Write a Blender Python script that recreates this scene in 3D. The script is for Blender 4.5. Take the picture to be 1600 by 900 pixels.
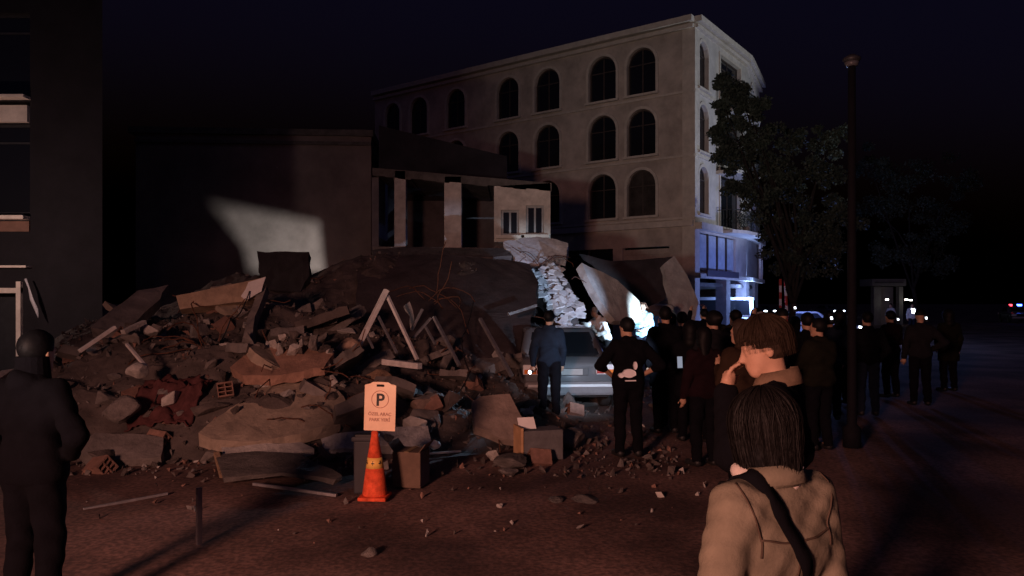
import bpy, bmesh, math, random
import numpy as np
from mathutils import Vector, Matrix, Euler, noise
R = math.radians
random.seed(7)
rng = np.random.default_rng(7)
for o in list(bpy.data.objects): bpy.data.objects.remove(o)
sc = bpy.context.scene
col = sc.collection

# ---------------------------------------------------------------- camera
FPX, CX, HZ, CAMH = 1155.0, 800.0, 470.0, 1.9        # focal length in px of a 1600 wide frame, horizon row, eye height
cd = bpy.data.cameras.new('camera'); cam = bpy.data.objects.new('camera', cd); col.objects.link(cam)
cd.sensor_width = 36; cd.lens = 36 * FPX / 1600; cd.clip_end = 900; cd.clip_start = .05
cam.location = (0, 0, CAMH); cam.rotation_euler = (R(90), 0, 0)
cd.shift_y = (HZ - 450) / 1600
sc.camera = cam

# ---------------------------------------------------------------- night sky
w = bpy.data.worlds.new('World'); sc.world = w; w.use_nodes = True
nt = w.node_tree; bg = nt.nodes['Background']
sky = nt.nodes.new('ShaderNodeTexSky'); sky.sky_type = 'NISHITA'; sky.sun_disc = False
sky.sun_elevation = R(-4.0); sky.sun_rotation = R(160)
tint = nt.nodes.new('ShaderNodeMix'); tint.data_type = 'RGBA'; tint.blend_type = 'MULTIPLY'; tint.inputs[0].default_value = 1; tint.inputs[7].default_value = (.80, .68, 1.9, 1)   # night blue
nt.links.new(sky.outputs[0], tint.inputs[6]); nt.links.new(tint.outputs[2], bg.inputs[0]); bg.inputs[1].default_value = 0.215

# ---------------------------------------------------------------- lights
def aim(o, tgt):
    o.rotation_euler = (Vector(tgt) - o.location).to_track_quat('-Z', 'Y').to_euler()
def lamp(name, kind, loc, power, color, size=.1, tgt=None, angle=60, blend=.5):
    l = bpy.data.lights.new(name, kind); l.energy = power; l.color = color
    if kind != 'SUN': l.shadow_soft_size = size
    if kind == 'SPOT': l.spot_size = R(angle); l.spot_blend = blend
    o = bpy.data.objects.new(name, l); col.objects.link(o); o.location = loc
    if tgt: aim(o, tgt)
    return o
sun = lamp('moon_sun', 'SUN', (20, -20, 30), 0.012, (.72, .8, 1.0), tgt=(0, 12, 0)); sun.data.angle = R(12)
lamp('sodium_lamp_light', 'SPOT', (-4.5, -5.0, 3.0), 5200, (1, .45, .34), .7, (-.3, 5.0, 0), 84, 1.0)
lamp('door_lamp_light', 'POINT', (-12.9, 15.6, 3.2), 300, (1, .66, .56), .15)            # lamp over the left building's entrance, outside the frame          # reddish street light behind the photographer
lamp('facade_flood', 'SPOT', (-5.0, -3.0, 1.35), 3500, (1, .93, .85), .3, (8.4, 33.4, 11.6), 36, 1.0)
lamp('street_flood', 'SPOT', (25, 23, 3.0), 5200, (.86, .92, 1), .2, (10.5, 36.0, 11.0), 40, .6)
sc.view_settings.view_transform = 'Standard'; sc.view_settings.look = 'None'
sc.view_settings.exposure = 0; sc.view_settings.gamma = 1
try:
    sc.cycles.use_denoising = True
    sc.cycles.max_bounces = 5
    sc.cycles.sample_clamp_indirect = 3
except Exception: pass

# ================================================================= helpers
def W(px, py, Y):                         # a point of the place at depth Y metres from the camera
    return Vector(((px - CX) / FPX * Y, Y, CAMH + (HZ - py) / FPX * Y))
def G(px, py):                            # a point on the ground
    Y = FPX * CAMH / (py - HZ)
    return Vector(((px - CX) / FPX * Y, Y, 0))

MATS = {}
def mat(name, c, rough=.85, var=.25, scale=6, bump=.0, metal=0, emis=None, es=0, c2=None, alpha=None, trans=0, spec=.4, bscale=None, coat=0):
    if name in MATS: return MATS[name]
    m = bpy.data.materials.new(name); m.use_nodes = True; MATS[name] = m
    n = m.node_tree; b = n.nodes['Principled BSDF']
    b.inputs['Roughness'].default_value = rough; b.inputs['Metallic'].default_value = metal
    b.inputs['Specular IOR Level'].default_value = spec
    if coat: b.inputs['Coat Weight'].default_value = coat; b.inputs['Coat Roughness'].default_value = .08
    if trans: b.inputs['Transmission Weight'].default_value = trans
    if emis:
        b.inputs['Emission Color'].default_value = (*emis, 1); b.inputs['Emission Strength'].default_value = es
    tc = n.nodes.new('ShaderNodeTexCoord')
    if var > 0:
        tx = n.nodes.new('ShaderNodeTexNoise'); tx.inputs['Scale'].default_value = scale; tx.inputs['Detail'].default_value = 8; tx.inputs['Roughness'].default_value = .65
        n.links.new(tc.outputs['Object'], tx.inputs['Vector'])
        r = n.nodes.new('ShaderNodeValToRGB'); r.color_ramp.elements[0].position = .32; r.color_ramp.elements[1].position = .68
        lo = tuple(x * (1 - var) for x in c); hi = tuple(min(1, x * (1 + var)) for x in (c2 or c))
        r.color_ramp.elements[0].color = (*lo, 1); r.color_ramp.elements[1].color = (*hi, 1)
        n.links.new(tx.outputs['Fac'], r.inputs['Fac']); n.links.new(r.outputs['Color'], b.inputs['Base Color'])
    else:
        b.inputs['Base Color'].default_value = (*c, 1)
    if bump:
        t2 = n.nodes.new('ShaderNodeTexNoise'); t2.inputs['Scale'].default_value = bscale or scale * 4; t2.inputs['Detail'].default_value = 10; t2.inputs['Roughness'].default_value = .7
        n.links.new(tc.outputs['Object'], t2.inputs['Vector'])
        bp = n.nodes.new('ShaderNodeBump'); bp.inputs['Strength'].default_value = bump; bp.inputs['Distance'].default_value = .03
        n.links.new(t2.outputs['Fac'], bp.inputs['Height']); n.links.new(bp.outputs['Normal'], b.inputs['Normal'])
    return m

CONC = mat('concrete', (.165, .148, .138), .93, .35, 3, .8)
CONC_L = mat('pale_concrete', (.42, .40, .37), .93, .25, 4, .7)
CONC_D = mat('dark_concrete', (.10, .09, .085), .95, .4, 3, .8)
DUST = mat('rubble_dust', (.085, .07, .064), .97, .5, 2.2, 1.0)
PLASTER = mat('white_plaster', (.66, .66, .64), .8, .12, 5, .3)
PLASTER_B = mat('broken_plaster', (.58, .58, .58), .8, .25, 7, .4)
BRICK = mat('clay_brick', (.22, .125, .095), .92, .3, 9, .5)
ASPH = mat('asphalt', (.085, .062, .056), .9, .45, 1.1, .6, bscale=30)
FACADE = mat('facade_render', (.47, .41, .36), .92, .30, .9, .25, bscale=12)
TRIM = mat('facade_trim', (.56, .51, .45), .9, .15, 3, .2)
DARKW = mat('dark_interior', (.02, .02, .022), .95, .3, 2)
WALLB = mat('blank_wall', (.17, .14, .135), .95, .3, .7, .4, bscale=9)
STEEL = mat('grey_steel', (.36, .36, .37), .45, .25, 12, .15, metal=.7)
WPAINT = mat('white_painted_metal', (.62, .60, .57), .55, .2, 8, .2)
REBAR = mat('rusty_rebar', (.12, .055, .035), .85, .4, 30, .3, metal=.3)
GLASS = mat('dark_glass', (.012, .013, .016), .08, 0, spec=.5)
BLACKP = mat('black_plastic', (.015, .015, .016), .55, .2, 20)
WOOD = mat('weathered_wood', (.24, .16, .10), .85, .35, 14, .5)
CARD = mat('brown_cardboard', (.13, .085, .06), .9, .2, 6, .2)
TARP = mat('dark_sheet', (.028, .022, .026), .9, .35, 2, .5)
TYRE = mat('tyre_rubber', (.02, .02, .02), .9, .2, 20, .3)
RIM = mat('wheel_rim', (.42, .42, .43), .35, .1, 10, metal=.8)

def link(o, parent=None):
    col.objects.link(o)
    if parent is not None: o.parent = parent
    return o
def tag(o, label=None, cat=None, group=None, kind=None):
    if label: o['label'] = label
    if cat: o['category'] = cat
    if group: o['group'] = group
    if kind: o['kind'] = kind
    return o
def empty(name, loc=(0, 0, 0), rz=0, label=None, cat=None, group=None):
    o = bpy.data.objects.new(name, None); col.objects.link(o); o.location = loc; o.rotation_euler = (0, 0, rz)
    o.empty_display_size = .2
    return tag(o, label, cat, group)

class MB:
    def __init__(s): s.v = []; s.f = []; s.m = []; s.cm = 0
    def add(s, vs, fs):
        k = len(s.v); s.v += [tuple(x) for x in vs]
        for f in fs: s.f.append(tuple(i + k for i in f)); s.m.append(s.cm)
        return s
    def box(s, c, d, rot=None):
        hx, hy, hz = d[0] / 2, d[1] / 2, d[2] / 2
        vs = [Vector((x, y, z)) for x in (-hx, hx) for y in (-hy, hy) for z in (-hz, hz)]
        if rot is not None:
            M = rot if isinstance(rot, Matrix) else Euler(rot).to_matrix()
            vs = [M @ v for v in vs]
        vs = [v + Vector(c) for v in vs]
        return s.add(vs, [(0, 1, 3, 2), (4, 6, 7, 5), (0, 4, 5, 1), (2, 3, 7, 6), (0, 2, 6, 4), (1, 5, 7, 3)])
    def bb(s, a, b):
        return s.box([(a[i] + b[i]) / 2 for i in range(3)], [abs(b[i] - a[i]) for i in range(3)])
    def tube(s, p, q, r0, r1=None, n=8, cap=True):
        p, q = Vector(p), Vector(q); r1 = r0 if r1 is None else r1
        d = (q - p).normalized(); a = d.orthogonal().normalized(); b = d.cross(a)
        vs = []
        for c, r in ((p, r0), (q, r1)):
            for i in range(n):
                t = 2 * math.pi * i / n; vs.append(c + a * (r * math.cos(t)) + b * (r * math.sin(t)))
        fs = [(i, (i + 1) % n, n + (i + 1) % n, n + i) for i in range(n)]
        if cap: fs += [tuple(range(n))[::-1], tuple(range(n, 2 * n))]
        return s.add(vs, fs)
    def bar(s, p, q, wd, ht, up=(0, 0, 1)):
        p, q = Vector(p), Vector(q); d = (q - p); L = d.length; d.normalize()
        u = Vector(up); x = d.cross(u)
        if x.length < 1e-3: x = d.orthogonal()
        x.normalize(); u = x.cross(d)
        M = Matrix((x, d, u)).transposed()
        return s.box((p + q) / 2, (wd, L, ht), M)
    def lathe(s, prof, c=(0, 0, 0), n=20, axis='z'):
        vs = []
        for r, z in prof:
            for i in range(n):
                t = 2 * math.pi * i / n; x, y = r * math.cos(t), r * math.sin(t)
                p = (x, y, z) if axis == 'z' else ((z, x, y) if axis == 'x' else (x, z, y))
                vs.append(Vector(p) + Vector(c))
        fs = []
        for k in range(len(prof) - 1):
            for i in range(n):
                j = (i + 1) % n; fs.append((k * n + i, k * n + j, (k + 1) * n + j, (k + 1) * n + i))
        fs += [tuple(range(n))[::-1], tuple(range((len(prof) - 1) * n, len(prof) * n))]
        return s.add(vs, fs)
    def prism(s, pts, vec):
        n = len(pts); vec = Vector(vec); pts = [Vector(p) for p in pts]
        vs = pts + [p + vec for p in pts]
        return s.add(vs, [tuple(range(n)), tuple(range(n, 2 * n))[::-1]] + [(i, i + n, (i + 1) % n + n, (i + 1) % n) for i in range(n)])
    def build(s, name, m, parent=None, smooth=False, off=None, bevel=0, loc=None):
        me = bpy.data.meshes.new(name)
        vs = s.v if off is None else [tuple(Vector(v) - Vector(off)) for v in s.v]
        me.from_pydata(vs, [], s.f)
        ml = m if isinstance(m, (list, tuple)) else [m]
        for x in ml: me.materials.append(x)
        if len(ml) > 1: me.polygons.foreach_set('material_index', s.m)
        bm = bmesh.new(); bm.from_mesh(me); bmesh.ops.recalc_face_normals(bm, faces=bm.faces)
        if bevel:
            bmesh.ops.bevel(bm, geom=list(bm.edges), offset=bevel, segments=2, affect='EDGES', profile=.6)
        bm.to_mesh(me); bm.free()
        if smooth: me.polygons.foreach_set('use_smooth', [True] * len(me.polygons))
        me.update()
        o = bpy.data.objects.new(name, me); link(o, parent)
        if loc is not None: o.location = loc
        return o

def struct(o): o['kind'] = 'structure'; return o

# ================================================================= ground
def ground():
    n = 90; vs = []; fs = []
    xs = np.concatenate([np.linspace(-300, -16, 12), np.linspace(-14, 26, 66), np.linspace(30, 320, 12)])
    ys = np.concatenate([np.linspace(-60, -4, 6), np.linspace(-2, 26, 70), np.linspace(28, 420, 16)])
    for y in ys:
        for x in xs:
            z = .03 * (noise.noise(Vector((x * .35, y * .35, 0)))) + .012 * noise.noise(Vector((x * 1.7, y * 1.7, 3))) - .012
            vs.append((x, y, z))
    a = len(xs)
    for j in range(len(ys) - 1):
        for i in range(a - 1):
            fs.append((j * a + i, j * a + i + 1, (j + 1) * a + i + 1, (j + 1) * a + i))
    mb = MB().add(vs, fs)
    m = mat('street_surface', (.085, .058, .052), .88, .0, 1.0)
    n_ = m.node_tree; b = n_.nodes['Principled BSDF']; tc = n_.nodes['Texture Coordinate']
    t1 = n_.nodes.new('ShaderNodeTexNoise'); t1.inputs['Scale'].default_value = .55; t1.inputs['Detail'].default_value = 6
    t2 = n_.nodes.new('ShaderNodeTexNoise'); t2.inputs['Scale'].default_value = 26; t2.inputs['Detail'].default_value = 8
    for t in (t1, t2): n_.links.new(tc.outputs['Object'], t.inputs['Vector'])
    r1 = n_.nodes.new('ShaderNodeValToRGB'); r1.color_ramp.elements[0].color = (.075, .042, .038, 1); r1.color_ramp.elements[1].color = (.26, .155, .13, 1)
    r1.color_ramp.elements[0].position = .40; r1.color_ramp.elements[1].position = .62
    r2 = n_.nodes.new('ShaderNodeValToRGB'); r2.color_ramp.elements[0].color = (.55, .55, .55, 1); r2.color_ramp.elements[1].color = (1.25, 1.2, 1.15, 1)
    r2.color_ramp.elements[0].position = .38; r2.color_ramp.elements[1].position = .66
    mx = n_.nodes.new('ShaderNodeMix'); mx.data_type = 'RGBA'; mx.blend_type = 'MULTIPLY'; mx.inputs[0].default_value = 1
    n_.links.new(t1.outputs['Fac'], r1.inputs['Fac']); n_.links.new(t2.outputs['Fac'], r2.inputs['Fac'])
    n_.links.new(r1.outputs['Color'], mx.inputs[6]); n_.links.new(r2.outputs['Color'], mx.inputs[7]); n_.links.new(mx.outputs[2], b.inputs['Base Color'])
    bp = n_.nodes.new('ShaderNodeBump'); bp.inputs['Strength'].default_value = .45; bp.inputs['Distance'].default_value = .012
    n_.links.new(t2.outputs['Fac'], bp.inputs['Height']); n_.links.new(bp.outputs['Normal'], b.inputs['Normal'])
    struct(mb.build('street', m, smooth=True))
ground()

# ================================================================= walls with openings
def wall_strips(mb, O, U, V, N, u0, u1, vb, vt, ops, depth=.28, seg=10):
    """front skin of a wall in the plane O + u U + v V with openings (ua, ub, va, vb, arch height); N points outwards"""
    bps = {u0, u1}
    for a, b, c, d, ar in ops:
        if ar: bps |= {a + (b - a) * i / seg for i in range(seg + 1)}
        else: bps |= {a, b}
    bps = sorted(bps)
    P = lambda u, v, k=0: O + U * u + V * v - N * k
    def top(op, u):
        a, b, c, d, ar = op
        if not ar: return d
        t = (u - (a + b) / 2) / ((b - a) / 2); return d - ar + ar * math.sqrt(max(0, 1 - t * t))
    vt = vt if callable(vt) else (lambda u, q=vt: q)
    for x, y in zip(bps[:-1], bps[1:]):
        if y - x < 1e-5: continue
        mid = (x + y) / 2
        cov = sorted([o for o in ops if o[0] <= mid <= o[1]], key=lambda o: o[2])
        lo = (vb, vb)
        for o in cov:
            mb.add([P(x, lo[0]), P(y, lo[1]), P(y, o[2]), P(x, o[2])], [(0, 1, 2, 3)])
            tx, ty = top(o, x), top(o, y)
            mb.add([P(x, tx), P(y, ty), P(y, ty, depth), P(x, tx, depth)], [(0, 1, 2, 3)])
            mb.add([P(x, o[2]), P(y, o[2]), P(y, o[2], depth), P(x, o[2], depth)], [(0, 1, 2, 3)])
            lo = (tx, ty)
        mb.add([P(x, lo[0]), P(y, lo[1]), P(y, vt(y)), P(x, vt(x))], [(0, 1, 2, 3)])
    for o in ops:
        sp = o[3] - o[4]
        for u in (o[0], o[1]):
            mb.add([P(u, o[2]), P(u, sp), P(u, sp, depth), P(u, o[2], depth)], [(0, 1, 2, 3)])

def arch_pts(a, b, c, d, ar, n=10, ins=0):
    a += ins; b -= ins; c += ins; d -= ins
    pts = [(a, c), (b, c)]
    if not ar: return pts + [(b, d), (a, d)]
    ar = (b - a) / 2 if ar > (b - a) / 2 else ar
    for i in range(n + 1):
        t = math.pi * i / n; pts.append(((a + b) / 2 + (b - a) / 2 * math.cos(t), d - ar + ar * math.sin(t)))
    return pts

def ring(mb, O, U, V, N, outer, inner, k0, k1):
    """frame between two outlines of equal length from depth k0 (front) to k1"""
    n = len(outer); P = lambda p, k: O + U * p[0] + V * p[1] + N * k
    vs = [P(p, k0) for p in outer] + [P(p, k0) for p in inner] + [P(p, k1) for p in outer] + [P(p, k1) for p in inner]
    fs = []
    for i in range(n):
        j = (i + 1) % n
        fs += [(i, j, n + j, n + i), (2 * n + i, 3 * n + i, 3 * n + j, 2 * n + j), (i, 2 * n + i, 2 * n + j, j), (n + i, n + j, 3 * n + j, 3 * n + i)]
    mb.add(vs, fs)

def window(root, off, O, U, V, N, a, b, c, d, ar, fmat, gmat, depth=.2, surround=True, sill=True, cross=True):
    mb = MB(); o_ = arch_pts(a, b, c, d, ar); i_ = arch_pts(a, b, c, d, ar, ins=.07)
    ring(mb, O, U, V, N, o_, i_, -depth + .06, -depth)
    m = (a + b) / 2
    P = lambda u, v, k: O + U * u + V * v + N * k
    mb.bar(P(m, c + .05, -depth + .02), P(m, d - .05, -depth + .02), .06, .05, up=N)
    if cross: mb.bar(P(a + .05, d - max(ar, .5), -depth + .025), P(b - .05, d - max(ar, .5), -depth + .025), .05, .05, up=N)
    win = mb.build('window', fmat, root, off=off)
    for s0, s1 in ((a + .07, m - .03), (m + .03, b - .07)):
        g = MB(); nn = 8; tops = []
        for i in range(nn + 1):
            u = s0 + (s1 - s0) * i / nn
            if ar:
                r = (b - a) / 2; t = (u - m) / (r - .02); tops.append((u, d - ar - .05 + ar * math.sqrt(max(0, 1 - t * t))))
            else: tops.append((u, d - .06))
        pts = [(s0, c + .06), (s1, c + .06)] + tops[::-1]
        g.prism([P(u, v, -depth + .028) for u, v in pts], N * -.008)
        g.build('pane', gmat, win, off=off)
    if surround:
        s_ = MB(); so = arch_pts(a - .13, b + .13, c, d + .13, ar + .13 if ar else 0); si = arch_pts(a, b, c, d, ar)
        ring(s_, O, U, V, N, so, si, .06, 0.003); s_.build('surround', TRIM, win, off=off)
    if sill:
        q = MB(); q.bar(P(a - .16, c - .05, .07), P(b + .16, c - .05, .07), .2, .1, up=V); q.build('sill', TRIM, win, off=off)
    return win

# ================================================================= arched building
def arched_building():
    C = Vector((285 / FPX * 33.0, 33.0, 0)); hgt = 14.6
    dL = Vector((-1.36, 1, 0)).normalized(); dR = Vector((-dL.y, dL.x, 0)) * -1
    dR = Vector((dL.y, -dL.x, 0)); nL = -dR; nR = -dL
    Vz = Vector((0, 0, 1)); off = C
    root = empty('arched_building', C, label='tall four storey corner building with rows of arched windows and a cornice', cat='building')
    wood = mat('brown_window_frame', (.06, .045, .04), .7, .3, 8)
    def s_of(px): t = (px - CX) / FPX; return (C.x - t * C.y) / (t * dL.y - dL.x)
    cols = [(980, 1025), (920, 963), (836, 875), (777, 811), (698, 727), (641, 668), (602, 625)]
    rows = [(11.55, 13.72), (8.68, 10.86), (5.85, 8.02)]
    ops = []
    for p, q in cols:
        a, b = s_of(q), s_of(p)
        if b - a > 1.75: m = (a + b) / 2; a, b = m - .86, m + .86
        for v0, v1 in rows: ops.append((a, b, v0, v1, (b - a) / 2))
    # ground floor openings of the long side
    gops = [(1.0 + .2, 3.6, 0, 4.4, 0), (4.1, 8.3, 0, 4.4, 0), (8.9, 13.2, 0, 4.4, 0), (13.8, 19, 0, 4.4, 0)]
    mb = MB(); wall_strips(mb, C, dL, Vz, nL, 0, 20.5, 0, hgt, ops + gops, depth=.3)
    mb.build('long_wall', FACADE, root, off=off)
    cur = mat('pale_curtain', (.22, .2, .17), .9, .2, 5, .3)
    for wi, o in enumerate(ops):
        gl = GLASS if wi != 2 else mat('curtained_glass', (.05, .043, .04), .25, .5, 1.5)
        window(root, off, C, dL, Vz, nL, *o, wood, gl)
    for k, (a, b, c, d, _) in enumerate(gops):
        g = MB(); P = lambda u, v, q: C + dL * u + Vz * v + nL * q
        nb = max(1, int((b - a) / 1.3))
        if k == 0:
            g.bb((0, 0, 0), (0, 0, 0)); g = MB()
            for i in range(12):
                v = 1.2 + i * .26; g.prism([P(a, v, -.16), P(b, v, -.16), P(b, v + .25, -.12), P(a, v + .25, -.12)], nL * -.03)
            sh = g.build('roller_shutter', mat('pale_shutter', (.40, .35, .31), .7, .15, 5, .2), root, off=off); continue
        pane = MB(); pane.prism([P(a, .3, -.2), P(b, .3, -.2), P(b, d, -.2), P(a, d, -.2)], nL * -.02)
        sp = pane.build('shop_window', GLASS, root, off=off)
        for i in range(nb + 1):
            u = a + (b - a) * i / nb; g.bar(P(u, 0, -.15), P(u, d, -.15), .09, .08, up=nL)
        g.bar(P(a, 3.1, -.15), P(b, 3.1, -.15), .08, .1, up=nL); g.build('frame', wood, sp, off=off)
    # cornices
    for z, pr, h_ in ((5.38, .22, .26), (5.62, .1, .1), (hgt - .12, .34, .26), (hgt - .42, .18, .16), (8.42, .07, .1), (11.3, .07, .1)):
        c = MB(); A = C - dL * pr * 0
        c.bar(C + dL * 20.5 + nL * pr / 2 + Vz * z, C + nL * pr / 2 + nR * pr * 0 + Vz * z, pr, h_)
        c.build('cornice', TRIM, root, off=off)
    # corner pilaster
    c = MB(); c.bb((0, 0, 0), (0, 0, 0)); c = MB()
    c.prism([C + nL * .05 + nR * .05, C + nL * .05 + dL * .55, C + dL * .55 + nL * .003, C + nL * .003 + nR * .003, C + dR * .5 + nR * .003, C + dR * .5 + nR * .05], Vz * (hgt - .3))
    c.build('corner_pilaster', TRIM, root, off=off)
    # right side: straight wall then a turned bay
    K = C + dR * 6.9; E = Vector((14.5, 43.3, 0)); d2 = (E - K); L2 = d2.length; d2.normalize(); n2 = Vector((d2.y, -d2.x, 0))
    rops = [(.42, 1.55, v0, v1, .56) for v0, v1 in rows] + [(3.1, 5.9, v0 - .55, v1, 0) for v0, v1 in rows]
    low = [(.5, 5.3, 3.25, 5.0, 0)]
    mb = MB(); wall_strips(mb, C, dR, Vz, nR, 0, 6.9, 2.95, hgt, rops + low, depth=.3)
    wall_strips(mb, K, d2, Vz, n2, 0, L2, 2.95, hgt, [(1.2, 3.2, v0 - .4, v1, 1.0) for v0, v1 in rows], depth=.3)
    mb.build('short_wall', mat('facade_render_side', (.50, .47, .44), .92, .2, 1.4, .25, bscale=12), root, off=off)
    for o in rops: window(root, off, C, dR, Vz, nR, *o, wood, GLASS, cross=True)
    for v0, v1 in rows: window(root, off, K, d2, Vz, n2, 1.2, 3.2, v0 - .4, v1, 1.0, wood, GLASS)
    # bay glazing lit by the police lights
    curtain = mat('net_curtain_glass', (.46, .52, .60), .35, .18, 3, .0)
    P = lambda u, v, q: C + dR * u + Vz * v + nR * q
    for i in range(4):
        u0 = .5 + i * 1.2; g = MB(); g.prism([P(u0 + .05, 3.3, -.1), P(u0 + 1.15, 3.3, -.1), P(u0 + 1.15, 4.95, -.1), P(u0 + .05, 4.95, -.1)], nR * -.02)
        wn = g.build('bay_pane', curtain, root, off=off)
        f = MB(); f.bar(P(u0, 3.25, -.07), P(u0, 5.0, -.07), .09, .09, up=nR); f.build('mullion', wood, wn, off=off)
    for z, pr, h_ in ((5.25, .35, .3), (3.02, .3, .2), (hgt - .12, .34, .26), (hgt - .42, .18, .16), (8.42, .07, .1), (11.3, .07, .1)):
        c = MB(); c.bar(K + nR * pr / 2 + Vz * z, C + nR * pr / 2 + Vz * z, pr, h_)
        c.bar(E + n2 * pr / 2 + Vz * z, K + d2 * .05 + n2 * pr / 2 + Vz * z, pr, h_ - .01)
        c.build('cornice', TRIM, root, off=off)
    sg = MB(); sg.bar(P(.7, 3.16, .32), P(4.8, 3.16, .32), .05, .3, up=Vz); sg.build('fascia_board', mat('dark_fascia', (.07, .06, .08), .5, .2, 4), root, off=off)
    # balconies
    iron = mat('black_iron', (.02, .02, .02), .6, .2, 10)
    for v0, v1 in rows:
        z = v0 - .6
        b = MB(); b.prism([P(2.6, z, 0.003), P(6.5, z, 0.003), P(6.5, z, .8), P(5.6, z, 1.15), P(3.5, z, 1.15), P(2.6, z, .8)], Vz * -.16)
        bal = b.build('balcony', TRIM, root, off=off)
        rim = [(2.65, .05), (2.65, .8), (3.5, 1.1), (5.6, 1.1), (6.45, .8), (6.45, .05)]
        for (a, p), (q, r) in zip(rim[:-1], rim[1:]):
            t = MB(); t.bar(P(a, z + .95, p), P(q, z + .95, r), .05, .04); t.build('rail', iron, bal, off=off)
            L = math.hypot(q - a, r - p); nn = max(2, int(L / .14))
            for i in range(nn):
                k = i / nn; rb = MB(); rb.tube(P(a + (q - a) * k, z, p + (r - p) * k), P(a + (q - a) * k, z + .93, p + (r - p) * k), .01, n=4); rb.build('baluster', iron, bal, off=off)
    # pipes at the far corner, pillars under the bay
    for u in (.6, 1.35):
        t = MB(); t.tube(K + d2 * (3.2 + u) + n2 * .2 + Vz * 2.9, K + d2 * (3.2 + u) + n2 * .2 + Vz * 5.1, .07, n=8); t.build('downpipe', WPAINT, root, off=off)
    for q in (C + dR * .35 + dL * .35, C + dR * 4.6 + dL * .4, K + d2 * 1.4 - n2 * .4, E - n2 * .4 - d2 * .3):
        t = MB(); t.box(q + Vz * 1.475, (.55, .55, 2.95), (0, 0, math.atan2(dR.y, dR.x))); t.build('pillar', mat('pillar_render', (.22, .2, .2), .9, .2, 3, .2), root, off=off)
    # back, roof, floors
    B = C + dL * 20.5; F = B + dR * 14; E2 = E + dL * 3
    bk = MB()
    foot = [C + dL * .32 + dR * .32, K + dL * .32, E - n2 * .32, E + dL * 6, B + dR * 12, B + dR * .32 - dL * .05]
    bk.prism([p + Vz * (hgt - .02) for p in [C, K, E, E + dL * 6, B + dR * 12, B]], Vz * -.2)
    bk.build('roof', CONC_D, root, off=off)
    for z in (2.75, 5.35, 8.2, 11.1):
        t = MB(); t.prism([p + Vz * z for p in foot], Vz * -.18); t.build('floor_slab', CONC_D, root, off=off)
    t = MB()
    for p, q in ((E, E + dL * 6), (E + dL * 6, B + dR * 12), (B + dR * 12, B)):
        t.add([p + Vz * 2.95 if p is E else p, q, q + Vz * (hgt - .3), p + Vz * (hgt - .3)], [(0, 1, 2, 3)])
    t.build('back_wall', FACADE, root, off=off)
    t = MB()
    for z0, z1 in ((0, 2.7), (2.8, 5.2), (5.4, 8.1), (8.3, 11), (11.2, 14.3)):   # partitions behind the rooms
        a, b = C + dL * 4.2 + dR * .4, C + dL * 4.2 + dR * 9; 
        t.add([C + dL * .5 + dR * 4.5 + Vz * z0, C + dL * 20 + dR * 4.5 + Vz * z0, C + dL * 20 + dR * 4.5 + Vz * z1, C + dL * .5 + dR * 4.5 + Vz * z1], [(0, 1, 2, 3)]) if z0 > 2.7 else None
        t.add([C + dL * 3.4 + dR * .5 + Vz * z0, C + dL * 3.4 + dR * 6.5 + Vz * z0, C + dL * 3.4 + dR * 6.5 + Vz * z1, C + dL * 3.4 + dR * .5 + Vz * z1], [(0, 1, 2, 3)])
    t.build('inner_wall', DARKW, root, off=off)
    return C, dL, dR, nL, nR, rows, P
AB = arched_building()

# ================================================================= neighbour blank wall, half collapsed building, left building
def blank_building():
    Y = 27; a = W(212, 470, Y); b = W(580, 470, Y + .6); root = empty('blank_wall_house', (a.x, Y, 0), label='plain dark windowless wall of a house standing behind the rubble heap', cat='building')
    off = root.location; h = 1.9 + 262 / FPX * Y
    mb = MB(); n = 24; vs = []; fs = []
    for i in range(n + 1):
        for j in range(11):
            p = Vector((a.x + (b.x - a.x) * i / n, Y + .6 * i / n, h * j / 10)); vs.append(p + Vector((0, .02 * noise.noise(p * .8), 0)))
    for i in range(n):
        for j in range(10): fs.append((i * 11 + j, (i + 1) * 11 + j, (i + 1) * 11 + j + 1, i * 11 + j + 1))
    mb.add(vs, fs); mb.build('wall', WALLB, root, off=off)
    t = MB()
    for p, q in (((a.x, Y), (a.x - 1, Y + 9)), ((b.x, Y + .6), (b.x - .6, Y + 9))):
        t.add([Vector((*p, 0)), Vector((*q, 0)), Vector((*q, h)), Vector((*p, h))], [(0, 1, 2, 3)])
    t.add([Vector((a.x - 1, Y + 9, 0)), Vector((b.x - .6, Y + 9, 0)), Vector((b.x - .6, Y + 9, h)), Vector((a.x - 1, Y + 9, h))], [(0, 1, 2, 3)])
    t.build('side_wall', WALLB, root, off=off)
    t = MB(); t.prism([(a.x - .2, Y - .15, h), (b.x + .1, Y + .45, h), (b.x - .5, Y + 9, h), (a.x - 1.2, Y + 9, h)], (0, 0, .22)); t.build('roof', CONC_D, root, off=off)
    t = MB(); t.bar((a.x, Y - .06, h - .28), (b.x, Y + .54, h - .28), .1, .12); t.build('coping', CONC_D, root, off=off)
blank_building()

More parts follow.
